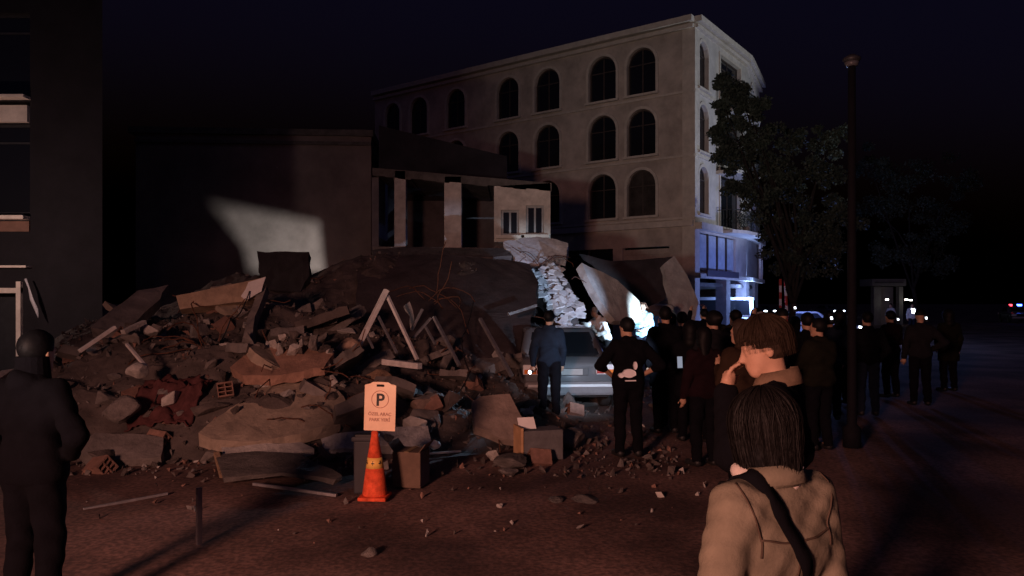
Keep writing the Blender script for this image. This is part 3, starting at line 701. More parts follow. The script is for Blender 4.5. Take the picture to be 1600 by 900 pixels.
tangle('rusty bars curling out beside the light grey pitted slab', 520, 660, 9.3, 6, .7, 4)
for k, (lb_, seed, mm, pth) in enumerate((('thin dark cable looping over the rubble from the long beam', 5, BLACKP, [(390, 455, 12.1), (360, 500, 11.3), (330, 540, 10.5), (290, 560, 10.2), (250, 600, 9.5), (230, 640, 9.0)]), ('thin dark cable hanging down by the silver car', 6, BLACKP, [(740, 470, 14), (720, 530, 12.6), (735, 580, 11.6), (700, 620, 10.6), (690, 660, 10)]))):
    P_ = [W(*q) for q in pth]; m = MB(); pv = None
    for a, b in zip(P_[:-1], P_[1:]):
        for t in range(6):
            q = a.lerp(b, t / 6) - Vector((0, 0, .12 * math.sin(math.pi * t / 6)))
            if pv is not None: m.tube(pv, q, .011, n=5, cap=False)
            pv = q
    o = m.build('cable', mm, smooth=True); tag(o, lb_, 'cable')
# a crumpled blanket in the rubble
def cloth(label, px, py, Y, wx, wy, m, seed):
    n = 26; c = W(px, py, Y); vs = []
    for j in range(n):
        for i in range(n):
            u, v_ = i / (n - 1) - .5, j / (n - 1) - .5; x, y = c.x + u * wx, c.y + v_ * wy; q = Vector((u * 5 + seed, v_ * 5, seed)); vs.append((x + .05 * noise.noise(q * 2), y + .05 * noise.noise(q * 2 + Vector((9, 0, 0))), max(hz(x, y), 0) + .10 + .13 * noise.noise(q) + .05 * noise.noise(q * 3)))
    o = MB().add(vs, [(j * n + i, j * n + i + 1, (j + 1) * n + i + 1, (j + 1) * n + i) for j in range(n - 1) for i in range(n - 1)]).build('blanket', m, smooth=True); sm = o.modifiers.new('s', 'SOLIDIFY'); sm.thickness = .015; tag(o, label, 'blanket')
cloth('crumpled dull maroon blanket lying in the heap left of the big slab', 265, 625, 9.4, .8, .7, mat('maroon_cloth', (.09, .035, .035), .95, .3, 8, .4, spec=.1), 2)
cloth('crumpled grey blanket lying on the heap above the parking sign', 640, 610, 10.7, .9, .7, mat('grey_cloth', (.12, .115, .115), .95, .3, 8, .4, spec=.1), 5)
# loose single pieces on the street
def chunk(label, px, py, Y, s, m, seed, name='concrete_chunk', cat='chunk', flat=.8):
    rd = random.Random(seed); bm = bmesh.new(); bmesh.ops.create_icosphere(bm, subdivisions=3, radius=.5)
    pl_ = [(Vector((rd.uniform(-1, 1), rd.uniform(-1, 1), rd.uniform(-1, 1))).normalized(), rd.uniform(.28, .42)) for _ in range(9)]
    for v in bm.verts:
        for n_, d in pl_:
            e = v.co.dot(n_) - d
            if e > 0: v.co -= n_ * e
        v.co += v.co.normalized() * .035 * noise.noise(v.co * 5 + Vector((seed, 0, 0)))
    me = bpy.data.meshes.new(name); bm.to_mesh(me); bm.free(); me.materials.append(m)
    o = bpy.data.objects.new(name, me); link(o); p = W(px, py, Y); o.location = p; o.scale = (s, s, s * flat); o.rotation_euler = (0, 0, rd.uniform(0, 6)); return tag(o, label, cat)
chunk('rounded grey rock standing right of the concrete block near the car', 892, 687, 9.6, .42, CONC, 31, 'rock', 'rock')
chunk('pale ragged lump beside the thin white batten', 679, 696, 9.1, .16, PLASTER, 32)
chunk('brown round lump low in the heap right of the sign', 660, 636, 10.2, .42, mat('brown_lump', (.28, .2, .16), .93, .3, 5, .6), 33)
chunk('brown lump just above the top of the parking sign', 592, 592, 10.6, .42, mat('ochre_lump', (.30, .19, .12), .93, .3, 5, .6), 34)
chunk('small dark lump lying alone near the bottom of the street', 577, 866, 5.55, .13, CONC, 35)
chunk('flat crumb pile on the street right of centre', 868, 781, 7.05, .16, CONC_D, 36, flat=.45)
chunk('larger flat dark crumb on the street right of centre', 915, 780, 7.1, .3, CONC_D, 37, flat=.3)
chunk('small pale crumb lying on the street below the concrete block', 781, 790, 6.85, .07, CONC_L, 38)
chunk('pink lit stone in the left of the heap below the short stick', 214, 580, 9.25, .28, CONC_L, 39)
chunk('dim round boulder in the lower left of the heap', 192, 640, 8.9, .42, CONC, 40)
chunk('brown chunk right of the slab under the masonry lump', 545, 545, 11.4, .42, mat('tan_lump', (.33, .23, .17), .93, .3, 5, .6), 41)
chunk('flat stone lying in front of the dark gap before the block', 795, 737, 8.05, .26, CONC, 42, flat=.4)
chunk('dark rubble lump lying before the concrete block', 800, 722, 8.3, .42, CONC_D, 43, flat=.5)
# concrete block, its lit end and shaded side put into the colours
b = MB(); c = G(826, 722); b.box((.23, .16, .18), (.5, .3, .36)); o = b.build('concrete_block', [mat('block_shade_grey', (.12, .12, .125), .9, .25, 6, .4)], bevel=.015); o.location = c + Vector((-.04, 0, 0)); o.rotation_euler = (0, 0, R(16)); tag(o, 'squared concrete block standing on the street in front of the car', 'block')
e = MB(); e.box((-.04, .15, .2), (.03, .32, .4)); q = e.build('lit_end', mat('lit_end_ochre', (.45, .27, .14), .8, .2, 6), o)
b = MB(); b.prism([(0, 0, 0), (.2, 0, .02), (.17, .12, .14), (-.03, .12, .13)], (0, .01, -.012)); o = b.build('paper_sheet', mat('white_paper', (.8, .8, .78), .7, .05, 6)); o.location = G(812, 700) * 1.0 + Vector((0, .45, .42)); tag(o, 'bright white sheet of paper lying on the concrete block', 'paper')
o.location = W(812, 672, 8.9)
# cardboard box beside the cone
b = MB(); b.box((0, 0, .185), (.30, .3, .36)); o = b.build('cardboard_box', CARD, bevel=.008); p = G(640, 762); o.location = (p.x, p.y + .12, 0); o.rotation_euler = (0, 0, R(-12)); tag(o, 'plain brown cardboard box standing right of the parking cone', 'box')
for s_ in (-1, 1):
    f = MB(); f.box((s_ * .16, 0, .40), (.13, .29, .006), (0, s_ * -.9, 0)); f.build('flap', CARD, o)
t = MB(); t.box((0, 0, .368), (.05, .302, .004)); t.build('tape', mat('brown_tape', (.3, .2, .1), .4, .1, 5), o)
b = MB(); b.box((0, 0, .26), (.2, .2, .52)); b.box((0, 0, .54), (.24, .24, .05)); o = b.build('dark_bin', mat('dark_bin_plastic', (.02, .02, .025), .6, .2, 8), bevel=.015); p = G(553, 792); o.location = (p.x, p.y + .55, 0); tag(o, 'small black bin standing behind the left of the parking cone', 'bin')
lid = MB(); lid.box((0, -.1, .575), (.16, .03, .02)); lid.build('handle', BLACKP, o)

# ================================================================= parking cone with sign
def parking_cone():
    p = G(582, 784); root = empty('parking_cone', (p.x, p.y + .12, 0), R(-4), 'orange traffic cone carrying a white parking sign board', 'traffic cone')
    ORG = mat('cone_orange', (.72, .10, .04), .8, .4, 14, .25, spec=.15); YEL = mat('cone_band', (.85, .50, .12), .4, .1, 10)
    b = MB(); b.box((0, 0, .02), (.27, .27, .035)); b.build('base', ORG, root, bevel=.012)
    c = MB(); c.lathe([(.115, .035), (.118, .05), (.085, .30)], n=28); c.build('cone_body', ORG, root, True)
    c = MB(); c.lathe([(.0862, .30), (.0702, .40)], n=28); bd = c.build('reflective_band', YEL, root, True)
    for a in (-.9, .0, .9):
        k = MB(); k.box((math.sin(a) * .0795, -math.cos(a) * .0795, .35), (.004, .004, .05), (0, 0, a)); k.box((math.sin(a) * .0795, -math.cos(a) * .0795, .35), (.03, .004, .01), (0, 0, a)); k.build('mark', BLACKP, bd)
    c = MB(); c.lathe([(.0702, .40), (.035, .60), (.033, .64), (.02, .65)], n=28); c.build('cone_tip', ORG, root, True)
    SG = mat('sign_white', (.86, .60, .40), .5, .06, 10); INK = mat('sign_black', (.02, .018, .018), .6, .1, 10)
    s = MB(); O = Vector((-.15, -.0, 0)); z0, z1 = .655, 1.09
    def tp(u):
        d = abs(u - .15); return z1 + (.03 if d < .075 else (.03 * max(0, 1 - (d - .075) / .05)))
    wall_strips(s, O, Vector((1, 0, 0)), Vector((0, 0, 1)), Vector((0, -1, 0)), 0, .3, z0, tp, [(.113, .187, 1.075, 1.098, 0), (.03, .08, z0, z0 + .0001, 0), (.225, .27, z0, z0 + .0001, 0)], depth=.016)
    bd = s.build('sign_board', SG, root); bd.location = (.03, -.012, 0); bd.rotation_euler = (0, R(1.5), 0)
    bk = MB(); wall_strips(bk, O + Vector((0, .016, 0)), Vector((1, 0, 0)), Vector((0, 0, 1)), Vector((0, 1, 0)), 0, .3, z0, tp, [(.113, .187, 1.075, 1.098, 0)], depth=.016)
    for x in (0, .3): bk.bar(O + Vector((x, .008, z0)), O + Vector((x, .008, z1)), .004, .017, up=(0, 1, 0))
    bk.bar(O + Vector((0, .008, z0)), O + Vector((.3, .008, z0)), .017, .004)
    bk.build('board_back', SG, bd)
    rg = MB(); n = 40; cx, cz = 0, .955
    for i in range(n):
        a0, a1 = 2 * math.pi * i / n, 2 * math.pi * (i + 1) / n
        q = lambda r, a, y: Vector((cx + r * math.cos(a), y, cz + r * math.sin(a)))
        rg.add([q(.085, a0, -.003), q(.085, a1, -.003), q(.079, a1, -.003), q(.079, a0, -.003)], [(0, 1, 2, 3)])
    rg.build('ring', mat('sign_red', (.42, .16, .10), .5, .1, 6), bd)
    def text(body, size, x, z, m, nm):
        cu = bpy.data.curves.new(nm, 'FONT'); cu.body = body; cu.size = size; cu.align_x = 'CENTER'; cu.extrude = .001; cu.offset = size * .02
        t = bpy.data.objects.new(nm, cu); me = bpy.data.meshes.new_from_object(t); bpy.data.objects.remove(t); me.materials.clear(); me.materials.append(m)
        o = bpy.data.objects.new(nm, me); link(o, bd); o.location = (x, -.004, z); o.rotation_euler = (R(90), 0, 0); return o
    text('P', .165, .0, .895, INK, 'parking_letter')
    text('ÖZEL ARAÇ', .042, 0, .80, mat('sign_faded', (.46, .24, .17), .6, .1, 6), 'lettering')
    text('PARK YERİ', .042, 0, .745, MATS['sign_faded'], 'lettering')
parking_cone()

# ================================================================= cars
def loft(mb, rings):
    n = len(rings[0]); vs = [p for r in rings for p in r]; fs = []
    for k in range(len(rings) - 1):
        for i in range(n):
            j = (i + 1) % n; fs.append((k * n + i, k * n + j, (k + 1) * n + j, (k + 1) * n + i))
    fs += [tuple(range(n))[::-1], tuple(range((len(rings) - 1) * n, len(rings) * n))]; mb.add(vs, fs)
def car(label, loc, rz, paint, L=4.2, Wd=1.66, H=1.4, van=False, lights=None, tails=False, detail=True, plate=True):
    """front at +y"""
    root = empty('van' if van else 'sedan_car', loc, rz, label, 'van' if van else 'car'); hw = Wd / 2
    zb = .92 if not van else 1.05
    def prof(y):
        t = y / (L / 2)
        if van: return (zb - .12 * max(0, t - .55) / .45)
        if t > .30: return .90 - .16 * (t - .30) / .7
        if t < -.58: return .95 - .04 * (-t - .58) / .42
        return .93
    rings = []
    for t in [-1, -.985, -.94, -.85, -.72, -.6, -.45, -.3, -.15, 0, .15, .3, .45, .6, .72, .85, .94, .985, 1]:
        y = t * L / 2; e = max(0, abs(t) - .8) / .2; wv = hw * (1 - .10 * e ** 2); lo = .24 + .10 * e ** 3; z = prof(y) - .10 * max(0, (abs(t) - .94)) / .06
        half = [(0, lo - .02), (wv * .86, lo - .02), (wv * .97, lo + .08), (wv, lo + .26), (wv * 1.005, .60), (wv * .99, z - .12), (wv * .95, z - .03), (wv * .85, z), (wv * .4, z + .018), (0, z + .022)]
        rg = [Vector((x, y, q)) for x, q in half] + [Vector((-x, y, q)) for x, q in half[-2:0:-1]]; rings.append(rg)
    mb = MB(); loft(mb, rings); body = mb.build('body', paint, root, True)
    # cabin
    if van: yb0, yb1, yr0, yr1 = -L / 2 + .06, L * .36, -L / 2 + .12, L * .20
    else: yb0, yb1, yr0, yr1 = -L * .33, L * .20, -L * .19, L * .06
    zc, zt = zb - .03, H; w0, w1 = hw * .93, hw * .74
    cb = MB(); rings = []
    for k, (f, zz_) in enumerate(((0, 0), (.25, .3), (.5, .58), (.8, .88), (.93, .975), (.985, 1))):
        g = f if k < 4 else f; ins = 1 - .0 * k
        ww = w0 + (w1 - w0) * f - (.05 if k == 5 else 0); a0 = yb0 + (yr0 - yb0) * f + (.05 if k == 5 else 0); a1 = yb1 + (yr1 - yb1) * f - (.05 if k == 5 else 0); z = zc + (zt - zc) * zz_
        cr = .10
        rings.append([Vector(p) for p in ((-ww + cr, a0, z), (0, a0 - .05, z), (ww - cr, a0, z), (ww, a0 + cr, z), (ww, (a0 + a1) / 2, z), (ww, a1 - cr, z), (ww - cr, a1, z), (0, a1 + .07, z), (-ww + cr, a1, z), (-ww, a1 - cr, z), (-ww, (a0 + a1) / 2, z), (-ww, a0 + cr, z))])
    loft(cb, rings); cab = cb.build('cabin', paint, root, True)
    # glass: rear, front, two sides each
    def gp(f0, f1, side):
        def pt(u, f):
            ww = w0 + (w1 - w0) * f; a0 = yb0 + (yr0 - yb0) * f; a1 = yb1 + (yr1 - yb1) * f; z = zc + (zt - zc) * (f * 1.12 if f < .8 else .9)
            if side == 'r': return Vector((u * (ww - .12), a0 - .055 * (1 - abs(u)) - .012, z))
            if side == 'f': return Vector((u * (ww - .12), a1 + .075 * (1 - abs(u)) + .012, z))
            s = 1 if side[0] == 'R' else -1; k = int(side[1]); um = [(.0, .40), (.44, 1)][k]; y0, y1 = a0 + .2, a1 - .16; return Vector((s * (ww + .008), y0 + (y1 - y0) * (um[0] + (um[1] - um[0]) * (u + 1) / 2), z))
        m = MB(); us = [-1, -.5, 0, .5, 1]; vs = [pt(u, f) for f in (f0, (f0 + f1) / 2, f1) for u in us]
        m.add(vs, [(r * 5 + i, r * 5 + i + 1, (r + 1) * 5 + i + 1, (r + 1) * 5 + i) for r in range(2) for i in range(4)]); return m
    for nm, sd in (('rear_window', 'r'), ('windscreen', 'f'), ('side_window', 'R0'), ('side_window', 'R1'), ('side_window', 'L0'), ('side_window', 'L1')):
        gp(.1, .76, sd).build(nm, GLASS, cab, True)
    # wheels
    for sx in (-1, 1):
        for sy in (-1, 1):
            y = sy * L * .30; m = MB(); m.lathe([(.20, -.09), (.29, -.09), (.31, -.06), (.31, .06), (.29, .09), (.20, .09)], n=24, axis='x'); wh = m.build('wheel', TYRE, root, True); wh.location = (sx * (hw - .085), y, .31)
            r = MB(); r.lathe([(.03, -.01), (.19, .0), (.20, .02), (.20, .095), (.16, .09), (.15, .06), (.05, .075), (.02, .08)], n=20, axis='x'); rm = r.build('rim', RIM, wh, True); rm.scale = (sx, 1, 1)
            a = MB(); a.lathe([(.365, -.012), (.365, .012)], n=24, axis='x'); ar = a.build('wheel_arch', BLACKP, root); ar.location = (sx * (hw - .0), y, .34)
    if detail:
        bp = mat('bumper_grey', (.16, .16, .17), .6, .15, 8)
        for s in (-1, 1):
            m = MB(); m.box((0, s * (L / 2 - .02), .42), (Wd * .93, .16, .24)); m.build('bumper', bp, root, bevel=.05)
            m = MB(); m.box((0, s * (L / 2 + .066), .47), (Wd * .86, .012, .045)); m.build('bumper_strip', mat('strip_silver', (.6, .62, .64), .3, .05, 6, metal=.3), root, bevel=.004)
        red = mat('tail_lens_red', (.34, .03, .02), .2, .05, 8, emis=(1, .08, .03), es=3 if tails else 0); amb = mat('lens_amber', (.8, .22, .03), .2, .05, 8); clr = mat('lens_clear', (.72, .74, .76), .15, .05, 8)
        hl = clr if not lights else lights
        for sx in (-1, 1):
            m = MB(); m.box((sx * (hw - .21), -L / 2 + .0, .74), (.36, .10, .17)); tl = m.build('tail_light', clr, root, bevel=.02)
            m = MB(); m.box((sx * (hw - .15), -L / 2 - .052, .705), (.20, .012, .07)); m.build('indicator_lens', amb, tl, bevel=.004)
            m = MB(); m.box((sx * (hw - .32), -L / 2 - .052, .705), (.12, .012, .07)); m.build('stop_lens', red, tl, bevel=.004)
            m = MB(); m.box((sx * (hw - .24), L / 2 - .03, .66), (.36, .10, .15)); m.build('headlight', hl, root, bevel=.025)
            m = MB(); m.box((sx * (hw + .09), L * .14, .98), (.16, .09, .11)); m.build('mirror', BLACKP, root, bevel=.03)
            for y in (-.28, .55):
                m = MB(); m.box((sx * (hw + .012), y - .2, .78), (.025, .16, .03)); m.build('door_handle', BLACKP, root, bevel=.006)
        m = MB(); m.box((0, -L / 2 - .02, .70), (.62, .03, .13)); m.build('boot_panel', mat('boot_dark', (.05, .05, .055), .5, .1, 8), root, bevel=.006)
        if plate:
            m = MB(); m.box((0, -L / 2 - .04, .70), (.42, .012, .10)); m.build('number_plate', mat('plate_white', (.30, .30, .29), .5, .05, 8), root)
        m = MB(); m.box((sx * 0, L / 2 - .0, .62), (.7, .06, .12)); m.build('grille', BLACKP, root, bevel=.01)
        m = MB(); m.tube((-.45, -L / 2 + .1, .22), (-.45, -L / 2 - .06, .22), .03, n=10); m.build('exhaust', STEEL, root)
    return root
SILVER = mat('silver_paint', (.22, .235, .25), .27, .06, 3, metal=.45, coat=.6)
WHITEP = mat('white_paint', (.72, .74, .76), .35, .06, 3, coat=.4)
GREYP = mat('dark_grey_paint', (.10, .10, .11), .35, .08, 3, coat=.4)
HEADL = mat('lit_headlight', (.9, .95, 1), .3, 0, emis=(.75, .87, 1), es=14)
cr = car('dusty silver sedan seen from behind beside the rubble, its rear dimly lit', (W(866, 0, 14.6).x, 14.6, 0), R(4), SILVER)
# street vehicles behind the crowd
car('white van parked under the blue lit bay of the arched building', (10.9, 40.4, 0), R(70), WHITEP, L=4.6, Wd=1.85, H=2.1, van=True)
car('far car facing the camera with glaring headlights beyond the arched building', (31.2, 92, 0), R(186), GREYP, lights=HEADL)
car('grey car parked behind the crowd beside the barrier arms, its roof lit blue', (14.1, 35.0, 0), R(256), mat('grey_paint', (.3, .3, .31), .35, .08, 3, coat=.4), lights=HEADL)
car('far car with bluish headlights on in front of the dark tree', (39.3, 92, 0), R(196), GREYP, lights=HEADL)
pc = car('police car far off at the right edge with red and blue lights', (44.9, 66, 0), R(160), GREYP)
lamp('headlight_glow', 'POINT', (12.9, 33.0, 2.4), 430, (.22, .33, 1), .12)
lamp('van_blue_light', 'POINT', (12.5, 38.3, 2.3), 420, (.28, .45, 1), .12)
lamp('headlight_glow', 'SPOT', (14.9, 44.2, .9), 120, (.85, .92, 1), .1, (12, 38, 1.2), 100, .5)
lb = MB(); lb.box((0, -.1, 1.46), (1.1, .28, .10)); b_ = lb.build('light_bar', BLACKP, pc, bevel=.02)
for x, nm, c in ((-.36, 'blue_beacon', (.05, .12, 1)), (.30, 'red_beacon', (1, .05, .08))):
    q = MB(); q.box((x, -.1, 1.51), (.34 if x < 0 else .2, .30, .16)); q.build(nm, mat(nm, c, .3, 0, emis=c, es=16 if x < 0 else 6), b_, bevel=.02)

# ================================================================= raised barrier, street lamp, gatehouse
def barrier(label, px, py0, py1, Y, tilt):
    p = W(px, py1, Y); root = empty('barrier_arm', (p.x, Y, 0), 0, label, 'barrier'); zt = W(px, py0, Y).z; z0 = 1.0
    m = MB(); m.box((0, 0, .5), (.3, .3, 1.0)); m.build('cabinet', mat('barrier_box', (.4, .25, .1), .6, .1, 5), root, bevel=.02)
    n = 7; rd, wt = mat('barrier_red', (.5, .06, .04), .5, .1, 8), mat('barrier_white', (.8, .8, .8), .5, .05, 8)
    for i in range(n):
        a, b = i / n, (i + 1) / n; m = MB(); m.bar((tilt * a, -.18, z0 - .2 + (zt - z0 + .2) * a), (tilt * b, -.18, z0 - .2 + (zt - z0 + .2) * b), .10, .05, up=(0, 1, 0)); m.build('stripe', wt if i % 2 else rd, root)
    return root
barrier('tall raised barrier arm, the longer of two beside the street', 1228, 401, 470, 33, -.16)
barrier('short raised striped barrier arm beside the longer one', 1217, 436, 470, 33, .0)
def lamp_post():
    p = W(1331, 470, 9.6); root = empty('street_lamp', (p.x, 9.6, 0), 0, 'slim dark unlit street lamp pole standing right of the crowd', 'street lamp')
    m = MB(); m.lathe([(.11, 0), (.11, .25), (.06, .3), (.055, 2.5), (.045, 4.95)], n=14); m.build('pole', mat('lamp_pole', (.007, .007, .01), .8, .2, 6, spec=.1), root, True)
    m = MB(); m.lathe([(.05, 4.95), (.09, 5.0), (.11, 5.03), (.11, 5.05), (.03, 5.10)], n=16); m.build('lamp_head', mat('lamp_head', (.03, .03, .034), .5, .1, 6), root, True)
    m = MB(); m.lathe([(.07, 4.945), (.09, 4.995)], n=14); m.build('lamp_glass', mat('lamp_glass', (.10, .10, .11), .3, .1, 6), root, True)
lamp_post()
def gatehouse():
    Y = 58; p = W(1385, 470, Y); root = empty('gatehouse', (p.x, Y, 0), 0, 'small pale gatehouse with a long roof board beyond the trees', 'building'); s = Y / FPX; zz = lambda py: CAMH + (HZ - py) * s
    pale = mat('gate_pale', (.14, .135, .12), .9, .2, 2, .2)
    m = MB(); m.bb((-1.4, -.6, zz(447)), (1.25, 1.5, zz(436))); m.build('roof_board', pale, root, bevel=.03)
    m = MB(); m.box((-.1, -.63, zz(441.5)), (2.2, .03, .06)); m.build('board_line', DARKW, root)
    for x, w_ in ((-.85, .55), (1.0, .3)):
        m = MB(); m.bb((x - w_ / 2, -.3, 0), (x + w_ / 2, .2, zz(448))); m.build('pillar', pale, root)
    m = MB(); m.bb((-.55, .6, 0), (.85, 1.3, zz(448))); m.build('wall', mat('gate_wall', (.16, .15, .15), .9, .2, 2), root)
    wm = mat('gate_lamp', (1, .95, .9), .3, 0, emis=(1, .95, .9), es=8)
    for i, (px, py) in enumerate(((1386, 468), (1416, 468), (1423, 469))):
        q = W(px, py, Y - 1); m = MB(); m.box(q - Vector((p.x, Y, 0)), (.22, .12, .09)); m.build('lamp', wm, root, bevel=.02)
gatehouse()

# ================================================================= trees
def tree(label, base, hgt, crown, leaves, leafm, seed, lsize=.11):
    rd = random.Random(seed); root = empty('broadleaf_tree', base, 0, label, 'tree'); bark = mat('bark', (.022, .018, .016), .95, .4, 8, .8)
    m = MB(); th = hgt * .45; pts = [Vector((0, 0, 0))]
    for i in range(1, 7): pts.append(Vector((rd.uniform(-.12, .12) * i * .3, rd.uniform(-.1, .1) * i * .3, th * i / 6)))
    for i in range(6): m.tube(pts[i], pts[i + 1], .17 - .016 * i, .17 - .016 * (i + 1), n=9)
    m.build('trunk', bark, root, True)
    cl = []
    for (cx, cy, cz, r) in crown:
        b = MB(); a = pts[rd.randint(3, 6)]; c = Vector((cx, cy, cz)); mid = a.lerp(c, .55) + Vector((rd.uniform(-.2, .2), rd.uniform(-.2, .2), .2)); b.tube(a, mid, .07, .045, n=6); b.tube(mid, c, .045, .015, n=6)
        b.build('limb', bark, root, True)
        for k in range(14):
            v = Vector((rd.gauss(0, 1), rd.gauss(0, 1), rd.gauss(0, .8))).normalized() * r * rd.uniform(.35, 1.0); cl.append((c + v, r * rd.uniform(.22, .42)))
    P = []; per = leaves // len(cl)
    for c, r in cl:
        g = rng.normal(size=(per, 3)); g /= np.linalg.norm(g, axis=1)[:, None]; rad = r * rng.random(per)[:, None] ** .5; P.append(np.array(c) + g * rad * np.array([1, 1, .75]))
    P = np.concatenate(P); n = len(P)
    d = rng.normal(size=(n, 3)); d[:, 2] -= .4; d /= np.linalg.norm(d, axis=1)[:, None]; e = np.cross(d, rng.normal(size=(n, 3))); e /= np.linalg.norm(e, axis=1)[:, None]
    s = lsize * rng.uniform(.6, 1.3, size=(n, 1)); V_ = np.stack([P, P + d * s * .5 + e * s * .32, P + d * s, P + d * s * .5 - e * s * .32], 1).reshape(-1, 3)
    me = bpy.data.meshes.new('crown'); me.vertices.add(4 * n); me.vertices.foreach_set('co', V_.ravel()); me.loops.add(4 * n); me.loops.foreach_set('vertex_index', np.arange(4 * n)); me.polygons.add(n); me.polygons.foreach_set('loop_start', np.arange(0, 4 * n, 4)); me.polygons.foreach_set('loop_total', np.full(n, 4)); me.update(); me.validate()
    me.materials.append(leafm); o = bpy.data.objects.new('crown', me); link(o, root); return root
LEAF = mat('leaf_green', (.032, .045, .034), .7, .5, 1.2)
tb = Vector((W(1238, 0, 29).x, 29, 0))
def crown_from(base, Y, pts): return [((W(px, py, Y).x - base.x), dy, W(px, py, Y).z, r) for px, py, dy, r in pts]
tree('leafy tree growing in front of the short side of the arched building', tb, 8, crown_from(tb, 29, [(1150, 150, -.5, .75), (1135, 195, .3, .7), (1180, 205, -.3, .9), (1160, 255, .2, .85), (1215, 265, 0, 1.0), (1185, 320, -.4, 1.0), (1240, 310, .5, 1.1), (1280, 265, 0, .95), (1270, 350, -.3, 1.1), (1225, 385, .2, 1.0), (1290, 395, .3, 1.1), (1320, 330, 0, .9), (1130, 125, 0, .45), (1122, 165, -.6, .55), (1145, 235, -.4, .8), (1148, 300, -.3, .7), (1165, 180, -.5, .7), (1245, 215, .4, .8), (1300, 215, .2, .7)]), 48000, LEAF, 3, .13)
tb2 = Vector((W(1430, 0, 47).x, 47, 0))
tree('dim leafy tree standing beyond the street lamp at the right', tb2, 9, crown_from(tb2, 47, [(1370, 330, 0, 1.8), (1420, 290, 0, 2.0), (1470, 340, 0, 1.9), (1400, 390, 0, 1.7), (1450, 400, 0, 1.6), (1360, 260, 0, 1.4), (1500, 280, 0, 1.6)]), 14000, LEAF, 5, .17)
# balcony plants on the short side
C, dL, dR, nL, nR, rows, PB = AB
for k, (v0, u, hh) in enumerate(((rows[0][0], 3.4, .9), (rows[1][0], 3.2, .9), (rows[1][0], 5.2, 1.2), (rows[2][0], 4.6, .8))):
    q = PB(u, v0 - .6, .75); root = empty('potted_plant', q, 0, ['bushy potted plant on the highest balcony of the arched building', 'smaller bushy potted plant on the middle balcony near the building corner', 'larger trailing potted plant on the middle balcony near the tree', 'potted plant on the lowest balcony above the blue lit bay'][k], 'plant')
    m = MB(); m.lathe([(.12, 0), (.17, .26), (.18, .28), (.15, .28), (.14, .25)], n=14); m.build('pot', BRICK, root, True)
    P = np.array([0, 0, .28 + hh * .45]) + rng.normal(size=(900, 3)) * np.array([.32, .32, hh * .33]); n = 900
    d = rng.normal(size=(n, 3)); d /= np.linalg.norm(d, axis=1)[:, None]; e = np.cross(d, rng.normal(size=(n, 3))); e /= np.linalg.norm(e, axis=1)[:, None]; s = rng.uniform(.05, .11, size=(n, 1))
    V_ = np.stack([P, P + d * s * .5 + e * s * .3, P + d * s, P + d * s * .5 - e * s * .3], 1).reshape(-1, 3); me = bpy.data.meshes.new('foliage'); me.from_pydata(V_.tolist(), [], [(4 * i, 4 * i + 1, 4 * i + 2, 4 * i + 3) for i in range(n)]); me.materials.append(LEAF)
    link(bpy.data.objects.new('foliage', me), root)
# ================================================================= added unseen lamp box with an opening shaped to throw the wall patch
def patch_projector():
    p = Vector((W(455, 0, 23.2).x, 23.2, 2.55)); root = empty('patch_projector', (p.x, p.y, 0), 0, 'added lamp box hidden behind the heap, its opening shaped to the patch on the blank wall', 'patch projector'); off = Vector((p.x, p.y, 0))
    tg = [W(334, 320, 27.1), W(497, 350, 27.3), W(505, 425, 27.3), W(392, 425, 27.2), W(384, 388, 27.2)]; k = .1
    hole = [p + (t - p) * k for t in tg]; c = sum(hole, Vector()) / 5; n = (c - p).normalized()
    hole = [p + (t - p) * ((c - p).dot(n) / (t - p).dot(n)) for t in tg]
    x = n.cross(Vector((0, 0, 1))).normalized(); u = x.cross(n)
    m = MB(); outer = [c - x * .32 + u * .28, c + x * .32 + u * .28, c + x * .32 - u * .28, c - x * .1 - u * .28, c - x * .32 - u * .28]
    nn = 5
    if (outer[0] - hole[0]).length > (outer[1] - hole[0]).length: outer = [c + x * .32 + u * .28, c - x * .32 + u * .28, c - x * .32 - u * .28, c + x * .1 - u * .28, c + x * .32 - u * .28]
    m.add(outer + hole, [(i, (i + 1) % nn, nn + (i + 1) % nn, nn + i) for i in range(nn)])
    b = -n * .55
    m.add(outer + [q + b for q in outer], [(i, nn + i, nn + (i + 1) % nn, (i + 1) % nn) for i in range(nn)] + [(5, 6, 7, 8, 9)]); m.build('patch_mask', BLACKP, root, off=off)
    for a in range(3):
        t = MB(); t.tube(p - n * .1 - Vector((0, 0, .2)), Vector((p.x + .5 * math.cos(a * 2.1), p.y + .5 * math.sin(a * 2.1), 0)), .015, n=6); t.build('leg', STEEL, root, off=off)
    lamp('patch_lamp', 'POINT', p, 800, (1, .98, .9), .028)
patch_projector()
